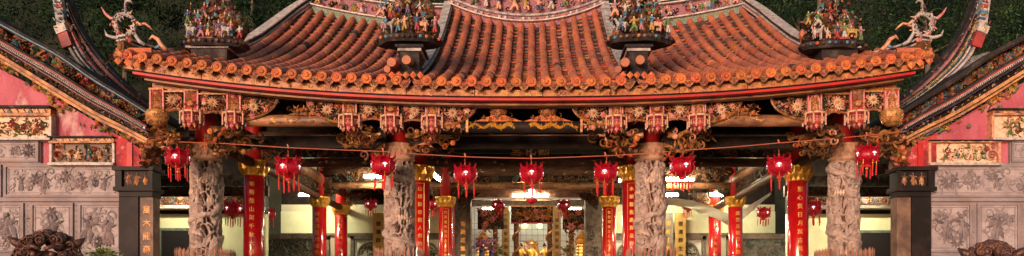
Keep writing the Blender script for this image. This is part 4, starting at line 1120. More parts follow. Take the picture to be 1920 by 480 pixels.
# ---------------- interior walls
for s, nm in ((-1,'left'),(1,'right')):
    # back wall of the side aisle
    X0, X1 = sorted((s*2.75, s*8.2))
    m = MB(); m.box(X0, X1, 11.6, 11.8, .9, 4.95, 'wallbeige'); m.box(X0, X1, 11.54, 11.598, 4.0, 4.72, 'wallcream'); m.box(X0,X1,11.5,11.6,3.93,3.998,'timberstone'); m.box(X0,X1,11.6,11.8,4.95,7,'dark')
    wl = m.build('rear_wall', T)
    for (xc) in (s*3.35, s*5.25, s*7.2):
        m = MB(); zc = 3.25
        m.box(xc-.62,xc-.52,11.45,11.6,.9,3.9,'timberstone'); m.box(xc+.52,xc+.62,11.45,11.6,.9,3.9,'timberstone'); m.box(xc-.62,xc+.62,11.45,11.6,3.78,3.92,'timberstone')
        for q in range(20):
            a = 2*PI*q/20; a2 = 2*PI*(q+1)/20; m.tube([(xc+.38*math.cos(a),11.5,zc+.42*math.sin(a)),(xc+.38*math.cos(a2),11.5,zc+.42*math.sin(a2))], .045, 'timberstone', 6)
        carve(m, xc-.33, xc+.33, zc-.36, zc+.36, front(11.52), int(xc*10)+500, lambda u, v: ((u-xc)/.34)**2+((v-zc)/.38)**2 < 1, .13, 1.0, ('greygreen','timberstone','dark'), None, h=.05)
        m.box(xc-.5,xc+.5,11.56,11.598,.9,3.78,'greystone' if abs(xc) > 6 else 'tilewhite')
        m.build('window', wl)
    # square pillar flanking the altar opening
    x = s*2.14
    m = MB(); m.box(x-.26,x+.26,11.2,11.75,.9,5.3,'timberstone')
    po = m.build('square_pillar', T)
    m = MB(); carve(m, x-.2, x+.2, 1.6, 4.3, front(11.2), 71+s, None, .2, .9, ('timberstone','timberstone','greystone'), None, h=.09); m.build('dragon_relief', po)
    # gold lettered boards
    for (px, mm, tm, ch, sd) in ((1277 if s>0 else 708,'boardgold','dark','德澤群生同沾化雨','') , (1253 if s>0 else 862+868-862+0,'timberstone','gold','御殿正氣獅山聖域','')):
        if s < 0 and px != 708: px = 868
        x, y, z = P(px, 400, 11.0 if px != 868 else 11.1)
        yb = 11.1
        m = MB(); m.box(x-.17,x+.17,yb,yb+.06,.95,4.62,mm); b0 = m.build('couplet_board', T)
        m = MB(); F = lambda u, v, w, x=x: (x+u, yb-w, v); column_text(m, ch, .2, .27, 4.4, tm, F, .008); m.build('lettering', b0)
    # side room wall
    X0, X1 = sorted((s*6.85, s*12))
    m = MB(); m.box(X0, X1, 6.0, 6.2, .9, 4.02, 'wallcream'); m.box(X0,X1,6.0,6.2,4.02,6.2,'dark')
    sw = m.build('side_room_wall', T)
    m = MB(); m.box(X0,X1,5.6,5.98,4.22,4.50,'darkwood'); m.box(X0,X1,5.55,5.98,4.12,4.2,'paintwhite' if s<0 else 'timberstone'); m.box(X0,X1,5.5,5.98,4.52,4.6,'greygreen')
    carve(m, X0+.2, X1-.2, 4.22, 4.5, front(5.6), 81+s, None, .1, 1.1, ('gilt','paintcyan','giltdark','greygreen','paintred'), ('peach','rosy'), h=.04)
    m.build('painted_frieze', sw)
    for q in range(3): 
        yy = 1.5+q*1.5; X0b, X1b = sorted((s*6.3, s*11.5)); 
        m = MB(); m.box(X0b,X1b,yy,yy+.14,4.35-q*.03,4.55,'greygreen' if q == 1 else 'darkwood'); carve(m, X0b, X1b, 4.35, 4.55, front(yy), 300+q, None, .1, 1, ('giltdark','greygreen'), None, h=.03); m.build('side_cross_beam', T)
    xd = P(330, 450, 6.0)[0] if s < 0 else P(1635, 450, 6.0)[0]
    zt = P(0, 433 if s < 0 else 437, 6)[2]
    m = MB(); m.box(xd-.36,xd+.5,5.95,5.998,.9,zt,'doorblack')
    d = m.build('door', sw)
    m = MB(); m.box(xd-.44,xd-.362,5.93,5.998,.9,zt+.07,'greygreen'); m.box(xd+.502,xd+.58,5.93,5.998,.9,zt+.07,'greygreen'); m.box(xd-.36,xd+.5,5.93,5.998,zt+.002,zt+.07,'greygreen'); m.build('door_frame', d)
    # outer side walls so the hall is closed
    m = MB(); m.box(*sorted((s*12.0,s*12.2)),6.2,19,.9,6.2,'wallcream'); m.build('outer_wall', T)
    # carved grey screen between outer column rows
    X0, X1 = sorted((s*6.2, s*8.1))
    m = MB(); m.box(X0,X1,9.0,9.06,.9,3.6,'greygreen'); carve(m, X0, X1, 2.2, 3.6, front(9.0), 91+s, None, .22, 1, ('greygreen','timberstone'), None, h=.08); m.box(X0,X1,8.9,9.06,3.602,3.75,'timberstone')
    m.build('carved_screen', T)

# ---------------- altar hall
plank('altar_back_wall', -3.2, 3.2, 18.4, 18.6, .9, 6.7, 'tilewhite')
plank('rear_ceiling_board', -3.4, 3.4, 12.9, 18.7, 6.7, 6.8, 'darkwood')
for s in (-1,1): plank('altar_side_wall', *sorted((s*3.0, s*3.2)), 11.8, 18.4, .9, 6.7, 'redfaded')
m = MB()
for i in range(26): m.box(-3+i*.24, -3+i*.24+.012, 18.385, 18.399, .9, 6.6, 'greygreen')
for i in range(18): m.box(-3, 3, 18.38, 18.384, .9+i*.24, .912+i*.24, 'greygreen')
m.build('tile_joints', T)
x0, x1 = P(958, 0, 16)[0], P(1042, 0, 16)[0]
m = MB(); z0, z1 = P(0,417,16)[2], P(0,388,16)[2]
m.box(x0-2.1,x1+2.1,16.0,16.15,P(0,386,16)[2],P(0,376,16)[2],'timberstone'); m.box(x0-2.1,x1+2.1,15.98,16.15,P(0,374,16)[2],P(0,371,16)[2],'tubefix')
m.box(x0,x1,16.02,16.1,z0,z1,'dark'); carve(m, x0, x1, z0, z1, front(16.02), 401, None, .16, 1.5, ('gilt','gold','giltdark','gilt'), ('rosy','gilt'), h=.09)
m.box(x0,x1,15.96,16.02,z1,z1+.05,'gilt'); m.box(x0,x1,15.96,16.02,z0-.05,z0,'red')
m.build('altar_frieze', T)
plank('altar_transom', -3.0, 3.0, 16.45, 16.5, P(0,376,16.45)[2], 6.7, 'darkwood')
for px in (968, 1031):
    x = P(px,0,16)[0]; m = MB(); m.lathe([(.10,1.0),(.10,4.9)], 'giltdark', 10, (x,16.2,0))
    for i in range(60):
        t = i/60; a = t*22; F = lambda u, v, w, a=a, t=t, x=x: (x+(.11+w)*math.cos(a)-u*math.sin(a), 16.2+(.11+w)*math.sin(a), 2.5+t*2.4+v)
        dome(m, 0, 0, .06, .07, 'gilt', F, 6)
    m.build('altar_column', T)
for px, ch in ((948,'忠義參天浩氣長存'),(1044,'威靈顯赫萬古流芳')):
    x = P(px,0,15.8)[0]; m = MB(); m.box(x-.15,x+.15,15.8,15.9,1.0,P(0,388,15.8)[2],'boardgold'); b0 = m.build('couplet_board', T)
    m = MB(); F = lambda u, v, w, x=x: (x+u, 15.8-w, v); column_text(m, ch, .2, .26, 5.0, 'giltdark', F, .01); m.build('lettering', b0)
# openwork screens either side of altar
for s, px in ((-1,920),(1,1080)):
    x = P(px,0,15.5)[0]; m = MB(); m.box(x-.5,x+.5,15.55,15.6,4.5,5.25,'dark'); carve(m, x-.5, x+.5, 4.35, 5.3, front(15.5), 410+s, None, .2, 1.2, ('giltdark','gilt','greygreen','gilt'), ('rosy',), h=.1)
    m.tube([(x+s*(-.18),15.5,1),(x+s*(-.18),15.5,4.6)], .09, 'giltdark', 8)
    carve(m, x+s*(-.18)-.12, x+s*(-.18)+.12, 3, 4.5, front(15.42), 420+s, None, .15, 1, ('gilt','giltdark'), None, h=.05)
    m.build('altar_side_screen', T)
# altar table and deities
at = thing('altar_table', 'carved altar table carrying the gold deity statues at the back of the hall', 'altar table', (P(997,0,16.9)[0],17.0,.9))
m = MB(); m.box(-1.3,1.3,-.5,.5,1.9,2.0,'redcol'); 
m.build('table_top', at)
m = MB(); m.box(-1.2,1.2,-.42,.45,.0,1.898,'giltdark'); carve(m, -1.15, 1.15, .2, 1.8, front(-.42), 55, None, .2, 1, ('gilt','giltdark'), ('rosy',), h=.05); m.build('table_body', at)
rd = random.Random(99)
YA = 17.0
for (px, k, h, dz, lab) in ((997,3,1.35,0,'large seated gold deity at the centre of the altar'),(977,1,1.15,0,'standing gold attendant left of the seated deity'),(1021,1,1.15,0.001,'standing gold attendant right of the seated deity'),(988,1,.62,0,'small gold statue just left of the altar centre'),(1008,1,.62,0,'small gold statue just right of the altar centre')):
    figurine(P(px,0,YA)[0], YA-(.25 if h < 1 else 0), 2.9, h, k, 'gold', 'gold', lab, 'gold deities on the altar', rd, 0, 0 if k == 3 else 2, -1, 'deity statue', 'deity_statue')
figurine(P(995,0,YA)[0], YA-.38, 2.9, .55, 0, 'dark', 'giltdark', 'small dark statue with raised arm in front of the seated deity', 'gold deities on the altar', rd, 0, 1, -1, 'deity statue', 'deity_statue')
m = MB()
for px in (984, 1012):
    x, y, z = P(px, 423, 17.6); 
    for q in range(16): a = 2*PI*q/16; m.tube([(x,17.6,z),(x+.13*math.cos(a),17.6,z+.13*math.sin(a))], [.02,.012], 'haloglow', 5)
    m.ball((x,17.58,z), .05, 'haloglow', 8, 5)
tag(m.build('wall_halo_lamps'), 'pair of yellow radiating lamps glowing on the wall above the seated deity', 'lamp')
th = MB(); x, y, z = P(997, 450, YA+.35)
th.prism([(x-.34,2.9),(x+.34,2.9),(x+.32,3.7),(x+.22,4.1),(x,4.3),(x-.22,4.1),(x-.32,3.7)], YA+.3, YA+.4, 'gilt'); carve(th, x-.34, x+.34, 3, 4.15, front(YA+.3), 66, None, .16, 1, ('gold','gilt'), None, h=.06)
tag(th.build('throne_back'), 'gold carved throne screen behind the seated deity', 'throne screen')
for px, nm in ((906,'left'),(1091,'right')):
    x, y, z = P(px, 0, 14.6)
    g = thing('prayer_lamp_tower', unique(f'golden tiered lamp pagoda on the {nm} side of the altar opening'), 'lamp tower', (x, y, .9), 'golden lamp towers beside the altar')
    m = MB(); 
    for i in range(14): m.lathe([(.26-.006*i,1.3+.12*i),(.27-.006*i,1.31+.12*i),(.24-.006*i,1.40+.12*i)], 'gold', 12)
    m.lathe([(.3,0),(.3,.1),(.2,.2),(.2,1.1),(.27,1.3)], 'giltdark', 12); m.lathe([(.2,2.98),(.3,3.0),(.22,3.12),(.26,3.16),(.12,3.3),(.03,3.45)], 'gold', 8)
    m.build('tower_body', g)
    m = MB()
    for i in range(14):
        for j in range(12): a = 2*PI*j/12; m.ball(((.262-.006*i)*math.cos(a),(.262-.006*i)*math.sin(a),1.36+.12*i), .025, 'lampgold', 5, 4)
    m.build('lamps', g)
def bouquet(px, py, Y, mats, label):
    x, y, z = P(px, py, Y); g = thing('flower_vase', unique(label), 'flower vase', (x, Y, .9))
    m = MB(); m.lathe([(.3,0),(.3,z-1.55),(.05,z-1.55)], 'giltdark', 8); m.build('stand', g)
    m = MB(); m.lathe([(.08,z-1.55),(.14,z-1.4),(.07,z-1.2),(.1,z-1.12)], 'paintblue', 12); m.build('vase', g)
    m = MB(); rnd = random.Random(int(px))
    for i in range(60):
        c = (rnd.gauss(0,.13), rnd.gauss(0,.1), z-.9+rnd.gauss(0,.14)); F = lambda u, v, w, c=c: (c[0]+u, c[1]-w, c[2]+v)
        flower(m, 0, 0, .05, rnd.choice(mats), 'paintyellow', F, 0, 5, rnd)
    for i in range(12): a = rnd.uniform(0,6); m.tube([(0,0,z-1.15),(.15*math.cos(a),.15*math.sin(a),z-.9)], .008, 'paintgreen', 4)
    m.build('flowers', g)
bouquet(903, 458, 14.0, ['flowerpurple','paintpurple'], 'purple orchids in front of the left lamp tower')
bouquet(921, 460, 14.2, ['flowerpurple','paintpink'], 'pink orchids beside the left gold couplet board')
bouquet(934, 470, 14.4, ['paintyellow','paintgreen'], 'yellow flowers and green leaves at the left of the altar')
bouquet(1066, 468, 14.4, ['paintred','paintgreen','paintyellow'], 'red and yellow flowers at the right of the altar')

# ---------------- fluorescent tubes
def tube_light(px0, px1, py, Y, label, dy=0.0, py1=None, tm='tube'):
    a = P(px0, py, Y); b = P(px1, py if py1 is None else py1, Y+dy)
    g = thing('fluorescent_light', unique(label), 'ceiling light', (a[0], a[1], a[2]), 'white fluorescent tubes under the beams')
    d = Vector(b)-Vector(a)
    m = MB(); m.tube([(0,0,0), tuple(d)], .03, tm, 8); m.build('tube', g)
    m = MB(); m.tube([(0,.02,.07), tuple(d+Vector((0,.02,.07)))], .035, 'tubefix', 6)
    for q in (0, 1): e = d*q; m.box(e.x-.02,e.x+.02,e.y-.03,e.y+.03,e.z-.03,e.z+.07,'tubefix')
    m.tube([(d.x*.5,d.y*.5,.08),(d.x*.5,d.y*.5,1.2)], .008, 'iron', 4)
    m.build('housing', g)
tube_light(962,1030,338,12.2,'upper of two horizontal tubes above the altar opening')
tube_light(961,1029,366,16.3,'lower horizontal tube just above the altar frieze')
tube_light(682,742,332,7.4,'horizontal tube left of the inner left stone column')
tube_light(1240,1302,337,7.4,'upper horizontal tube right of the inner right stone column')
tube_light(1210,1272,366,10.2,'lower horizontal tube beside the inner right stone column')
tube_light(806,824,322,5.0,'tilted tube between the inner left columns and the altar',1.0,338)
tube_light(1172,1162,326,5.0,'tilted tube right of the altar near the inner right stone column',1.0,340)
tube_light(1412,1450,352,6.5,'tilted tube high in the right aisle beside the side beam',-1.2,336)
tube_light(560,620,366,10.2,'tube half hidden behind the second row column in the left aisle')
tube_light(1330,1390,366,10.2,'tube half hidden behind the second row column in the right aisle')
for q_ in (-1.4, 0, 1.4):
    a_ = P(997, 0, 16.6); px_ = 998+(a_[0]+q_-CX)*F0/(D+16.6)
    tube_light(px_-27, px_+27, 392, 16.6, f"{ {-1.4:'left',0:'middle',1.4:'right'}[q_] } tube behind the carved altar frieze lighting the tiled wall", tm='tubedim')
# unseen tubes added behind the side cross beams to brighten the cream walls
tube_light(300,352,359,4.82,'unseen tube added behind the cross beam to light the left side room wall')
tube_light(1600,1660,359,4.82,'unseen tube added behind the cross beam to light the right side room wall')

# ---------------- draped cloth in the right and left aisles
def drape(pts, Y, sag, label):
    m = MB(); nU, nV = 28, 10; vs = []
    A = [P(*q, Y) for q in pts[0]]; B = [P(*q, Y) for q in pts[1]]
    def ev(L, t):
        k = t*(len(L)-1); i = min(int(k), len(L)-2); f = k-i; return [L[i][c]*(1-f)+L[i+1][c]*f for c in range(3)]
    for j in range(nV):
        for i in range(nU):
            u, v = i/(nU-1), j/(nV-1); a, b = ev(A,u), ev(B,u)
            x, y, z = [a[c]*(1-v)+b[c]*v for c in range(3)]
            vs.append((x, y+.12*math.sin(u*25+v*4)*(.3+v), z-sag*math.sin(PI*u)*math.sin(PI*v)))
    m.add(vs, [(j*nU+i, j*nU+i+1, (j+1)*nU+i+1, (j+1)*nU+i) for j in range(nV-1) for i in range(nU-1)], 'cloth')
    tag(m.build('cloth_drape', smooth=True), unique(label), 'cloth')
drape([[(1226,372),(1262,371),(1300,376),(1335,388),(1372,402),(1404,386),(1446,360)],[(1226,380),(1262,384),(1300,394),(1335,408),(1372,424),(1404,402),(1446,364)]], 9.2, .03, 'pale cloth slung across the right aisle behind the red columns')
m = MB()
for px, py in ((1226,372),(1300,376),(1372,402),(1446,360)): x, y, z = P(px, py, 9.2); m.tube([(x,y,z),(x,y-.02,5.5)], .012, 'iron', 4)
m.build('hanging_cord', bpy.data.objects['cloth_drape'])

# ================================================================== LANTERNS
def lantern_proto():
    L = thing('palace_lantern', 'x', 'lantern', (0,0,0), 'red palace lanterns strung along the eave wire')
    m = MB()
    prof = [(.09,.155),(.13,.14),(.185,.10),(.215,.05),(.222,0),(.215,-.05),(.185,-.10),(.13,-.14),(.09,-.155)]
    m.lathe(prof, 'lanternred', 32, lobes=8, lobe=.07); body = m.build('lantern_body', L, smooth=True)
    m = MB()
    for j in range(4):
        a = -PI/2+j*PI/2+.25*0
        F = lambda u, v, w, a=a: ((.238+w)*math.cos(a)-u*math.sin(a), (.238+w)*math.sin(a)+u*math.cos(a), v)
        dome(m, 0, .03, .028, .010, 'glowpatch', F, 9)  # glowing patch stands in for the lit bulb inside the lantern
        for q in (0,1): leaf(m, -.05+.1*q, .03, q*PI, .06, .035, .01, 'glowpatch', F, .001)
        leaf(m, 0, -.005, -PI/2, .035, .03, .008, 'glowpatch', F, .001)
    m.build('glowpatch', body)
    m = MB()
    m.lathe([(.10,.15),(.145,.165),(.13,.185),(.05,.20),(.03,.235)], 'lanternred', 16)
    m.lathe([(.05,-.20),(.10,-.18),(.12,-.16),(.10,-.15)], 'lanternred', 16)
    for j in range(8):
        a = 2*PI*j/8+PI/8; c, s = math.cos(a), math.sin(a)
        rib = [(.10,.155),(.16,.135),(.225,.08),(.245,0),(.225,-.08),(.16,-.135),(.10,-.155)]
        m.tube([(r*c,r*s,z) for r,z in rib], .011, 'lanternred', 5)
        m.tube([(.12*c,.12*s,.16),(.2*c,.2*s,.15),(.235*c,.235*s,.19),(.25*c,.25*s,.225),(.22*c,.22*s,.235)], [.018,.022,.024,.018,.006], 'lanternred', 6)
        m.ball((.245*c,.245*s,.10), .026, 'lanternred', 6, 4); m.ball((.235*c,.235*s,-.11), .022, 'lanternred', 6, 4)
    m.build('lantern_frame', L)
    for j in range(6):
        a = 2*PI*j/6+PI/6; c, s = math.cos(a)*.19, math.sin(a)*.19; m = MB(); ln = .22 if j % 2 else .27
        m.tube([(c,s,-.11),(c,s,-.20)], .006, 'gold', 4); m.ball((c,s,-.20), .016, 'gold', 6, 4)
        m.tube([(c,s,-.21),(c,s,-.24),(c,s,-.20-ln)], [.010,.017,.013], 'tassel', 7)
        m.build('tassel', L)
    m = MB(); m.box(-.045,.045,-.045,.045,-.245,-.195,'tassel'); m.ball((0,0,-.275), .03, 'gold', 8, 5); m.tube([(0,0,-.30),(0,0,-.33),(0,0,-.47)], [.012,.022,.018], 'tassel', 8)
    m.build('centre_tassel', L)
    m = MB(); m.tube([(0,0,.23),(0,0,.36)], .006, 'wire', 4); m.ball((0,0,.25), .018, 'gold', 6, 4); m.build('hook', L)
    return L
LP_ = lantern_proto()
def lantern_copy(px, py, Y, sc, label, rot, group=None, tag_=None):
    global first
    o = LP_ if first else copy_tree(LP_); first = False
    o.location = P(px, py, Y); o.scale = (sc,)*3; o.rotation_euler = (R.uniform(-.04,.04),R.uniform(-.06,.06),rot); o['label'] = unique(label)
    if group: o['group'] = group
    return o
first = True
YL = -.85
LANT = [(333,298,'red lantern at the far left, left of the outer left stone column',.2),(541,316,'red lantern between the left near red column and the inner left stone column',-.2),
 (719,312,'red lantern hanging before the inner left stone column',.3),(873,329,'red lantern left of the central lantern',.1),(997,328,'central red lantern in front of the altar, with a white tag below',.0),
 (1136,326,'red lantern right of the central lantern, before a red column',-.2),(1279,314,'red lantern just right of the inner right stone column',.15),(1461,313,'red lantern left of the near red column on the right',-.3),(1626,292,'red lantern at the far right, beyond the outer right stone column',.25)]
for px, py, l, r in LANT: lantern_copy(px, py, YL, .86+R.uniform(-.04,.04), l, r)
x, y, z = P(997, 362, YL); m = MB(); m.lathe([(.05,-.07),(.065,-.05),(.065,.05),(.05,.07)], 'glowpatch', 6, (x,y,z)); m.tube([(x,y,z+.06),(x,y,z+.12)], .006, 'wire', 4)
m.lathe([(.02,-.2),(.09,-.16),(.1,-.12),(.03,-.08)], 'lanternred', 8, (x,y,z))
tag(m.build('lantern_tag'), 'white paper tag hanging under the central red lantern', 'tag')
for px, py, Y, sc, l in ((437,393,3.6,.86,'inner red lantern between the outer left stone column and the near red column'),(503,402,7.5,.8,'dim inner red lantern right of the near left red column'),(695,384,9.5,.75,'small inner red lantern left of the inner left stone column'),
  (812,384,8.5,.75,'small inner red lantern between two red columns left of the altar'),(935,386,10,.85,'inner red lantern at the upper left of the altar'),(1057,386,10,.85,'inner red lantern at the upper right of the altar'),
  (1291,386,9.5,.78,'small inner red lantern right of the inner right stone column'),(1432,400,8.5,.8,'dim inner red lantern in the right aisle'),(1524,392,3.8,.84,'inner red lantern between the near right red column and the outer stone column'),(1512,396,7.5,.7,'smallest red lantern behind the near right red column')):
    o = lantern_copy(px, py, Y, sc, l, R.uniform(-.5,.5), 'inner red lanterns under the hall beams')
    hk = MB(); hk.tube([(0,0,.3),(0,0,1.3)], .006, 'iron', 4); hk.build('cord', o)
# wire
m = MB(); wp = [(283,262),(333,266),(420,269),(541,277),(640,281),(719,284),(800,290),(873,294),(940,296),(997,297),(1060,295),(1136,292),(1210,288),(1279,282),(1370,276),(1461,268),(1560,260),(1626,254),(1700,246)]
m.tube([P(a, b, YL) for a, b in wp], .0075, 'wire', 5)
for (a, b) in wp[1:-1:2]: x, y, z = P(a, b, YL); m.tube([(x,y,z),(x-.02,y,z+.06)], .016, 'wire', 5)
tag(m.build('lantern_wire'), 'sagging red wire strung across the front carrying the lanterns', 'wire')

# ================================================================== PICKET GUARDS round the carved columns
def guard_mesh():
    rail = MB(); pk = MB()
    hw = .40
    for i in range(11):
        u = -hw+2*hw*i/10
        for (x, y) in ((u,-hw),(u,hw),(-hw,u),(hw,u)):
            if abs(u) == hw and (x, y) in ((u,hw),(u,-hw)): pass
            pk.tube([(x,y,.9),(x,y,2.56),(x,y,2.63),(x,y,2.70+.02*(i%2))], [.011,.011,.019,.002], 'rail', 5)
    for z in (1.1, 2.42):
        rail.box(-hw,hw,-hw-.015,-hw+.015,z,z+.04,'iron'); rail.box(-hw,hw,hw-.015,hw+.015,z,z+.04,'iron'); rail.box(-hw-.015,-hw+.015,-hw+.02,hw-.02,z+.002,z+.038,'iron'); rail.box(hw-.015,hw+.015,-hw+.02,hw-.02,z+.002,z+.038,'iron')
    return rail.mesh('rails'), pk.mesh('pickets')
gm = guard_mesh()
for x, l in ((-5.98,'picket guard around the outer left stone column'),(-2.35,'picket guard around the inner left stone column'),(2.35,'picket guard around the inner right stone column'),(5.98,'picket guard around the outer right stone column')):
    g = thing('picket_guard', unique(l), 'railing', (x,0,0), 'picket guards around the stone columns')
    for n, me in (('rails', gm[0]), ('pickets', gm[1])): o = bpy.data.objects.new(n, me); C.objects.link(o); o.parent = g

# ================================================================== WINGS
def interp(poly, t):
    d = [0]
    for a, b in zip(poly, poly[1:]): d.append(d[-1]+math.hypot(b[0]-a[0], b[1]-a[1]))
    s = t*d[-1]
    for i in range(len(poly)-1):
        if s <= d[i+1] or i == len(poly)-2:
            f = (s-d[i])/(d[i+1]-d[i]); return (poly[i][0]*(1-f)+poly[i+1][0]*f, poly[i][1]*(1-f)+poly[i+1][1]*f)
def smooth_poly(poly, n):
    # Catmull-Rom
    out = []
    for k in range(n+1):
        t = k/n*(len(poly)-1); i = min(int(t), len(poly)-2); f = t-i
        p0, p1, p2, p3 = [poly[max(0,min(len(poly)-1,q))] for q in (i-1,i,i+1,i+2)]
        out.append(tuple(.5*((2*p1[c])+(-p0[c]+p2[c])*f+(2*p0[c]-5*p1[c]+4*p2[c]-p3[c])*f*f+(-p0[c]+3*p1[c]-3*p2[c]+p3[c])*f**3) for c in (0,1)))
    return out
def wing(sg):
    nm = 'left' if sg < 0 else 'right'
    W = thing('wing_building', f'pink gabled side hall with grey carved stone panels at the {nm} of the temple', 'building')
    def X(x): return x if sg < 0 else -x + (-.0)
    def Q(px, py, Y=0.0):       # left-wing pixel -> x,z (mirrored for the right wing about x = 0)
        if sg > 0: px_ = 1969-px; x, y, z = P(px_, py, Y); return (x, z)
        x, y, z = P(px, py, Y); return (x, z)
    dyR = 0
    def box(m, px0, px1, py0, py1, y0, y1, mt):
        (xa, za), (xb, zb) = Q(px0, py1), Q(px1, py0)
        m.box(min(xa,xb), max(xa,xb), y0, y1, min(za,zb), max(za,zb), mt)
    top = [(-420,-60),(-250,15),(-120,72),(0,130),(75,168),(140,206),(210,248),(262,278)]
    # gable wall
    m = MB(); poly = [Q(*q) for q in top]; poly = poly + [(Q(262,0)[0], 2.9+.0), (Q(-420,0)[0], 2.9)]
    m.prism(poly, .12, .5, 'pink')
    m.build('gable_wall', W)
    # stone lower wall
    m = MB(); box(m, -420, 232, 305, 567+160, .06, .5, 'greystone'); box(m, -420, -30, 130, 567+160, .51, 6.0, 'greystone'); box(m, -420, 72, 262, 305, .06, .118, 'greystone')
    sw = m.build('stone_wall', W)
    # panels
    def stone_panel(px0, px1, py0, py1, seed, people, dens=1.0):
        m = MB(); (xa, za), (xb, zb) = Q(px0, py1), Q(px1, py0); x0, x1 = sorted((xa,xb)); z0, z1 = za, zb
        f = .045
        for (a,b,c,d) in ((x0,x1,z1-f,z1),(x0,x1,z0,z0+f),(x0,x0+f,z0+f,z1-f),(x1-f,x1,z0+f,z1-f)): m.box(a,b,.02,.058,c,d,'greystone')
        m.box(x0+f,x1-f,.048,.0565,z0+f,z1-f,'greyrelief')
        g2 = .075
        for (a,b,c,d) in ((x0+g2,x1-g2,z1-g2-.015,z1-g2),(x0+g2,x1-g2,z0+g2,z0+g2+.015),(x0+g2,x0+g2+.015,z0+g2,z1-g2),(x1-g2-.015,x1-g2,z0+g2,z1-g2)): m.box(a,b,.038,.047,c,d,'greystone')
        carve(m, x0+.09, x1-.09, z0+.09, z1-.09, front(.047), seed, None, .15, 1.1*dens, ('greyrelief','greystone','greydark'), ('greystone',), people=people, h=.016, pm=('greydark','greystone'))
        m.build('relief_panel', sw)
    stone_panel(-160, 70, 262, 303, 1+sg, 3); stone_panel(5, 222, 308, 369, 3+sg, 4)
    if True: stone_panel(-220, 0, 308, 369, 23+sg, 6)
    for i, (a, b) in enumerate(((-132,-52),(-42,42),(55,135),(145,228))): stone_panel(a, b, 380, 473, 10+3*i+sg, 1+i%2, 1.1)
    m = MB(); box(m, -420, 230, 371.5, 377.5, .0, .058, 'greystone'); box(m, -420, 232, 478, 490, -.03, .058, 'greystone'); m.build('string_course', sw)
    for px in (48.5, 140):
        m = MB(); x, z = Q(px, 380); F = lambda u, v, w, x=x: (x+u, .05-w, v)
        for i in range(8 if (px > 100) == (sg < 0) or sg > 0 else 8):
            zz = z-.06-i*.1; 
            for q in range(3): leaf(m, x+(q-1)*.012, zz, 1.2+q*.8, .035, .012, .006, 'gilt', front(.055))
        m.build('gilt_inscription', sw)
    # painted relief boxes
    def painted(px0, px1, py0, py1, eave, seed, tone):
        m = MB(); (xa, za), (xb, zb) = Q(px0, py1), Q(px1, py0); x0, x1 = sorted((xa,xb)); z0, z1 = za, zb
        e = (z1-z0)*eave
        m.box(x0,x1,.02,.118,z0+.03,z1-e,tone); m.box(x0-.02,x1+.02,-.10,.118,z0-.02,z0+.03,'paintwhite')
        m.box(x0-.02,x0+.025,-.05,.118,z0+.03,z1-e,'paintwhite' if sg < 0 else 'peach'); m.box(x1-.025,x1+.02,-.05,.118,z0+.03,z1-e,'paintwhite' if sg < 0 else 'peach')
        m.box(x0-.02,x1+.02,-.08,.118,z1-e,z1-e*.72,'orangemould'); m.box(x0-.0,x1+.0,-.04,.118,z1-e*.72,z1-e*.25,'gilt'); m.box(x0-.02,x1+.02,-.12,.118,z1-e*.25,z1,'stonedark')
        k = int((x1-x0)/.13)
        for i in range(k):
            xx = x0+.03+i*.13; m.prism([(xx,z1-e*.68),(xx+.05,z1-e*.3),(xx+.1,z1-e*.68)], -.07, -.04, 'peach' if i % 3 else 'paintblue')
        b0 = m.build('painted_relief', W)
        m = MB()
        carve(m, x0+.25, x1-.06, z0+.06, z1-e-.03, front(.02), seed, None, .10, 1.0, ('cream','paintgreen','gilt','leafgreen','peach','cream','giltdark'), ('cream','paintred'), people=5, h=.06, pm=('cream','paintred','paintcyan','peach','gold'))
        xs = x0+.14 if (sg < 0) else x1-.14
        for q, (dz, r) in enumerate(((.14,.13),(.30,.09),(.38,.06))):
            scroll(m, xs, z0+dz+.03, r, q*2, 1.3, .07, .06, 'cream', front(.0), 0, (-1)**q); scroll(m, xs, z0+dz+.03, r*.7, q*2, 1.2, .03, .08, 'rosy', front(-.01), 0, (-1)**q)
        m.build('relief_figures', b0)
    if sg < 0:
        painted(-260, 97, 200, 262, .30, 31, 'cream'); painted(97, 215, 257, 309, .24, 32, 'pillarbrown')
    else:
        painted(-260, 110, 205, 262, .22, 33, 'cream'); painted(97, 228, 264, 309, .10, 34, 'cream')
    # roof edge bands between top curve Tt and bottom curve Bt
    Tt = [(-420,-230),(-250,-110),(-120,-30),(0,38),(62,72),(130,108),(190,150),(245,184),(292,214)]
    Bt = [(-420,-80),(-250,0),(-120,60),(0,118),(62,155),(130,198),(190,232),(245,258),(292,282)]
    n = 60; TT = smooth_poly(Tt, n); BB = smooth_poly(Bt, n)
    def line(f, Y=0): return [Q(a[0]*(1-f)+b[0]*f, a[1]*(1-f)+b[1]*f) for a, b in zip(TT, BB)]
    m = MB()
    bands = [(0,.07,-.28,'stonedark'),(.07,.10,-.33,'paintcyan' if sg < 0 else 'stonedark'),(.10,.13,-.30,'stonedark'),(.13,.40,-.05,'giltdark'),(.40,.45,-.34,'stonedark'),(.45,.485,-.38,'paintred'),(.485,.55,-.42,'paintwhite'),(.55,.60,-.36,'stonedark'),(.60,.63,-.30,'netpurple' if sg<0 else 'paintpurple'),(.63,.78,-.14,'dark'),(.78,.86,-.22,'orangemould'),(.86,.88,-.18,'dark'),(.88,.95,-.12,'orangemould')]
    for (a, b, y0, mt) in bands: m.strip(line(a+.001), line(b), y0, .10, mt)
    ro = m.build('roof_edge', W)
    m = MB(); m.strip(line(.03), line(.13), .102, 3.2, 'stonedark'); m.build('roof_slope', W)
    rnd = random.Random(50+sg)
    m = MB()
    L1, L2, L3 = line(.15), line(.38), line(.52)
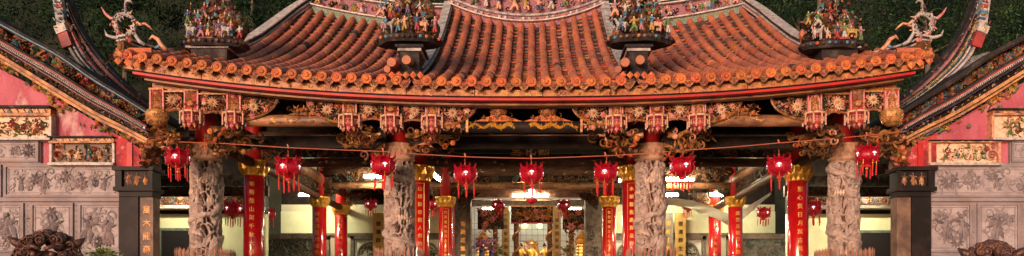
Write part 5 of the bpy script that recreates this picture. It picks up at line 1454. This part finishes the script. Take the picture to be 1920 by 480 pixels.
    for i in range(320):
        t = rnd.random()*(n-1); k = int(t); f = rnd.random()
        a, b = L1[k], L2[k]; x = a[0]*(1-f)+b[0]*f + rnd.uniform(-.05,.05); z = a[1]*(1-f)+b[1]*f
        mt = rnd.choice(['giltdark','gilt','paintred','dark','paintcyan','leafgreen','tile','giltdark','paintblue','dark'])
        q = rnd.random()
        if q < .45: leaf(m, x, z, rnd.uniform(0,6), .12, .05, .04, mt, front(-.06))
        elif q < .8: scroll(m, x, z, .06, rnd.uniform(0,6), 1, .03, .04, mt, front(-.06))
        else: flower(m, x, z, .07, mt, 'paintyellow', front(-.06), 0, 6, rnd)
    # dotted tile ends along the white band
    for k in range(0, n*5):
        t = k/(n*5)*(n-1); i = int(t); f = t-i; x = L3[i][0]*(1-f)+L3[i+1][0]*f; z = L3[i][1]*(1-f)+L3[i+1][1]*f
        m.ball((x,-.43,z), .020, 'stonedark' if k % 2 else 'paintwhite', 5, 3)
    L4, L5 = line(.64), line(.77)
    for i in range(240):
        t = rnd.random()*(n-1); k = int(t); f = rnd.random(); a, b = L4[k], L5[k]
        leaf(m, a[0]*(1-f)+b[0]*f, a[1]*(1-f)+b[1]*f, rnd.uniform(0,6), .07, .03, .03, rnd.choice(['giltdark','gilt','paintyellow','darkwood','dark','paintwhite']), front(-.15))
    m.build('edge_ornament', ro, kind='stuff')
    # flowers hanging along the bottom of the edge
    m = MB(); L6 = line(.97)
    for i in range(170):
        g = rnd.choice((.30,.42,.55,.62,.78,.9)) + rnd.gauss(0,.02); g = min(.98,max(.02,g)); k = int(g*(n-1)); x, z = L6[k]
        x += rnd.gauss(0,.14); z += rnd.gauss(0,.06)-.02
        mt = rnd.choice(['paintyellow','paintgreen','gilt','paintred','peach','leafgreen','gold'])
        if rnd.random() < .5: flower(m, x, z, .055, mt, 'paintyellow', front(.05), 0, 7, rnd)
        else: leaf(m, x, z, rnd.uniform(0,6), .12, .045, .04, mt, front(.05))
    m.build('hanging_flowers', ro, kind='stuff')
    # second swallowtail ridge behind
    YR = 1.3
    def Q2(px, py): x, y, z = P(px if sg < 0 else 1957-px, py, YR); return (x, z)
    outer = smooth_poly([(108,-110),(116,-50),(127,0),(150,55),(192,112),(245,165),(300,205)], 44)
    inner = smooth_poly([(88,-110),(96,-50),(106,0),(119,46),(142,108),(196,160),(262,205)], 44)
    def l2(f): return [Q2(a[0]*(1-f)+b[0]*f, a[1]*(1-f)+b[1]*f) for a, b in zip(outer, inner)]
    m = MB()
    for (a, b, y0, mt) in ((0,.12,.0,'stonedark'),(.12,.18,-.05,'stonedark'),(.18,.42,.06,'paintpink' if sg>0 else 'netpurple'),(.42,.50,-.06,'stonedark'),(.50,.57,-.09,'paintyellow' if sg>0 else 'paintred'),(.57,.66,-.05,'paintcyan'),(.66,.72,-.08,'stonedark'),(.72,.80,-.10,'paintwhite'),(.80,.88,-.04,'paintblue' if sg<0 else 'paintpurple'),(.88,1.0,-.12,'stonewhite')):
        m.strip(l2(a+.002), l2(b), YR+y0, YR+.3, mt)
    rr = m.build('swallowtail_ridge', W)
    m = MB()
    for k in range(200):
        f = rnd.choice((.06,.15,.46,.53,.61,.76,.92)); t = rnd.random()*43; i = int(t); L = l2(f); x = L[i][0]; z = L[i][1]
        leaf(m, x+rnd.uniform(-.04,.04), z+rnd.uniform(-.05,.05), rnd.uniform(0,6), .07, .025, .03, rnd.choice(['paintwhite','paintcyan','stonedark','paintyellow','paintwhite','paintred']), front(YR-.10))
    m.build('mosaic_chips', rr, kind='stuff')
    # tail block
    m = MB()
    def bp(px0, py0, px1, py1, w, y0, mt):
        a, b = Q2(px0,py0), Q2(px1,py1); dx, dz = b[0]-a[0], b[1]-a[1]; l = math.hypot(dx,dz); nx_, nz_ = -dz/l*w/2, dx/l*w/2
        m.prism([(a[0]+nx_,a[1]+nz_),(b[0]+nx_,b[1]+nz_),(b[0]-nx_,b[1]-nz_),(a[0]-nx_,a[1]-nz_)], y0, YR+.1, mt)
    bp(106,-60,124,62,.17,YR-.16,'stonewhite'); bp(124,62,135,92,.20,YR-.18,'paintred'); bp(120,52,126,66,.22,YR-.2,'paintwhite')
    for (pa, pb, mt) in ((0,10,'paintwhite'),(14,20,'paintred'),(26,32,'paintcyan'),(38,42,'paintblue'),(-14,-6,'paintyellow')): bp(116+pa*.2,pa,116+pb*.2,pb,.12,YR-.19,mt)
    for i in range(14):
        x, z = Q2(118+rnd.uniform(-5,9), rnd.uniform(-10,60)); leaf(m, x, z, rnd.uniform(0,6), .1, .04, .03, rnd.choice(['paintcyan','paintwhite','paintred','paintyellow']), front(YR-.2))
    m.build('tail_block', rr)
    # mossy rear gable between both ridges
    m = MB(); A = [Q2(*q) for q in ((100,96),(142,108),(168,136),(196,160),(262,203),(300,222))]; B = [Q2(*q) for q in ((100,130),(142,140),(168,160),(196,190),(262,230),(300,250))]
    m.strip(A, B, YR+.02, YR+.28, 'mossgrey'); m.build('rear_gable', W)
    # corner pillar
    m = MB(); box(m, 226, 262, 370, 730, -.06, .25, 'pillarblack'); box(m, 262.3, 288, 370, 730, -.02, .25, 'pillarbrown')
    pw = m.build('corner_pillar', W)
    m = MB()
    box(m, 220, 296, 315, 322, -.20, .3, 'pillarblack'); box(m, 226, 290, 322.3, 352, -.10, .25, 'pillarblack'); box(m, 221, 294, 352.3, 360, -.18, .3, 'pillarblack'); box(m, 228, 290, 360.3, 369.7, -.1, .25, 'pillarblack')
    for (a, b) in ((240,252),(256,268),(272,284)):
        (xa, za), (xb, zb) = Q(a, 350), Q(b, 324); x_ = (xa+xb)/2
        person_motif(m, x_, za, zb-za, ['pillarbrown','orangemould'], front(-.10), rnd); leaf(m, x_, za, PI/2, .2, .1, .05, 'orangemould', front(-.1))
    for yy in (322.3,352):
        (xa,za),(xb,zb) = Q(234,yy),Q(237,yy)
    box(m, 224, 236, 322.3, 352, -.16, -.10, 'pillarblack'); box(m, 286, 293, 322.3, 352, -.16, -.10, 'pillarblack')
    m.build('pillar_capital', pw)
    if sg < 0:
        m = MB(); x, z = Q(276, 392); 
        for i, ch in enumerate('萬木龍森'): xx, zz = Q(276, 394+i*24.5); glyph(m, ch, .155, xx, zz, 'gilt', front(-.024), .004, .006)
        m.build('lettering', pw)
    # red peeling board over the pillar and carved corbel beside the hall
    m = MB(); a = [Q(214,250), Q(238,262), Q(272,285), Q(272,314), Q(214,314)]
    m.prism(a, -.02, .118, 'redfaded'); box(m, 240, 250, 268, 314, -.05, -.02, 'red'); m.build('red_board', W)
    m = MB(); (x, z) = Q(288, 292)
    for i in range(50):
        k = rnd.random(); u, v, yy = rnd.gauss(0,.08), rnd.uniform(-.22,.22), rnd.uniform(-.25,0)
        mt = rnd.choice(['giltdark','gilt','tile','darkwood','tile_cap'])
        if k < .4: m.ball((x+u,yy,z+v), rnd.uniform(.04,.07), mt, 8, 5)
        elif k < .7: scroll(m, x+u, z+v, .06, rnd.uniform(0,6), 1.2, .03, .04, mt, front(yy-.03))
        else: leaf(m, x+u, z+v, rnd.uniform(0,6), .12, .05, .04, mt, front(yy-.03))
    m.tube([(x,.1,z-.25),(x,.1,z+.3)], .1, 'pillarbrown', 8)
    m.build('corbel', W)
    return W
wing(-1); wing(1)

# ================================================================== STONE LIONS in front
def lion(px, ptop, Y, label, rot, seed, wpx):
    s = F0/(D+Y); x, _, z = P(px, ptop, Y); k = (wpx/s)/.66
    g = thing('guardian_lion', unique(label), 'lion statue', (x, Y, 0), 'bronze coloured guardian lions before the temple', rot)
    zt = z; hc = zt-.34*k                       # head centre
    m = MB(); m.box(-.42,.42,-.55,.55,0,.95,'greystone'); m.box(-.48,.48,-.61,.61,.952,1.05,'greystone'); m.box(-.5,.5,-.63,.63,.0,.12,'greystone') if False else None
    m.build('pedestal', g)
    j = [(0,.18,1.28),(0,.10,1.55),(0,-.02,hc-.28),(0,-.10,hc),(0,-.30,hc-.06)]; r = [.24,.22,.24,.24,.15]; e = [(0,1),(1,2),(2,3),(3,4)]
    for sx in (-1,1):
        b = len(j); j += [(sx*.16,-.12,hc-.42),(sx*.18,-.24,1.30),(sx*.18,-.34,1.10)]; r += [.12,.085,.09]; e += [(2,b),(b,b+1),(b+1,b+2)]
        b = len(j); j += [(sx*.24,.12,1.28),(sx*.26,-.05,1.2),(sx*.26,-.16,1.10)]; r += [.15,.1,.08]; e += [(0,b),(b,b+1),(b+1,b+2)]
    b = len(j); j += [(0,.42,1.35),(0,.48,1.7),(0,.40,1.95)]; r += [.06,.09,.04]; e += [(0,b),(b,b+1),(b+1,b+2)]
    me = skin_figure(j, e, r, 2); me.materials.append(MATS['bronze'])
    for p in me.polygons: p.use_smooth = True
    o = bpy.data.objects.new('body', me); C.objects.link(o); o.parent = g
    m = MB(); rnd = random.Random(seed)
    for i in range(120):       # mane curls
        a = rnd.uniform(0, PI); b = rnd.uniform(-1.0, 1.0)
        dx = math.cos(a); dz = math.sin(a)
        rr = .30*k; c = (rr*dx*math.cos(b*.9), -.02+.24*math.sin(b), hc+rr*dz*math.cos(b*.9)*.98)
        rad = rnd.uniform(.045,.07)*k
        m.ball(c, rad, 'bronze', 8, 6)
        F = lambda u, v, w, c=c, rad=rad: (c[0]+u, c[1]-rad-w, c[2]+v)
        scroll(m, 0, 0, rad*.8, rnd.uniform(0,6), 1.3, rad*.4, rad*.35, 'bronze', F)
    m.build('mane', g, smooth=True)
    m = MB()
    for sx in (-1,1):
        m.tube([(sx*.20*k,-.1,hc+.12*k),(sx*.32*k,-.12,hc+.20*k),(sx*.38*k,-.10,hc+.25*k)], [.06,.05,.01], 'bronze', 8)
        m.ball((sx*.09*k,-.33,hc+.05*k), .04, 'bronze', 8, 6); m.tube([(sx*.02,-.36,hc+.10*k),(sx*.10,-.36,hc+.14*k),(sx*.17,-.3,hc+.11*k)], .028, 'bronze', 6)
    m.ball((0,-.44,hc-.05*k), .055, 'bronze', 8, 6, (1.3,.8,.8))
    m.tube([(-.13,-.36,hc-.13),(0,-.44,hc-.16),(.13,-.36,hc-.13)], .03, 'bronze', 6)
    m.build('face', g, smooth=True)
    return g
lion(92, 432, -5.2, 'dark guardian lion in the left foreground, curled mane in front of the grey stone panels', .35, 1, 108)
lion(1858, 452, -5.2, 'dark guardian lion in the right foreground, only the top of its mane in frame', -.35, 2, 100)

# weeds at the left wall foot
def weed(px, py, Y, w, label):
    x, y, z = P(px, py, Y); g = thing('potted_shrub', unique(label), 'shrub', (x, Y, 0)); rnd = random.Random(px)
    m = MB(); m.lathe([(.2,0),(.28,.5),(.3,1.9),(.26,2.0)], 'greystone', 12); m.build('tall_pot', g)
    st = MB(); m = MB()
    for i in range(260):
        a = rnd.uniform(0,6.3); rr = abs(rnd.gauss(0,w)); c = Vector((rr*math.cos(a), rr*math.sin(a)*.6, z-.03-rr*.25+rnd.gauss(0,.05))); d = Vector((math.cos(a), math.sin(a)*.6, rnd.uniform(-.2,.8))).normalized()
        b = d.orthogonal().normalized(); L = rnd.uniform(.05,.11)
        m.add([tuple(c), tuple(c+d*L*.5+b*.015), tuple(c+d*L), tuple(c+d*L*.5-b*.015)], [(0,1,2,3)], 'weed')
    for i in range(10): a = rnd.uniform(0,6.3); st.tube([(0,0,1.9),(w*math.cos(a),w*.6*math.sin(a),z-.1)], .01, 'bark', 4)
    st.build('stems', g); m.build('foliage', g)
weed(192, 471, -.9, .18, 'yellow-green shrub before the stone wall near the left corner pillar')
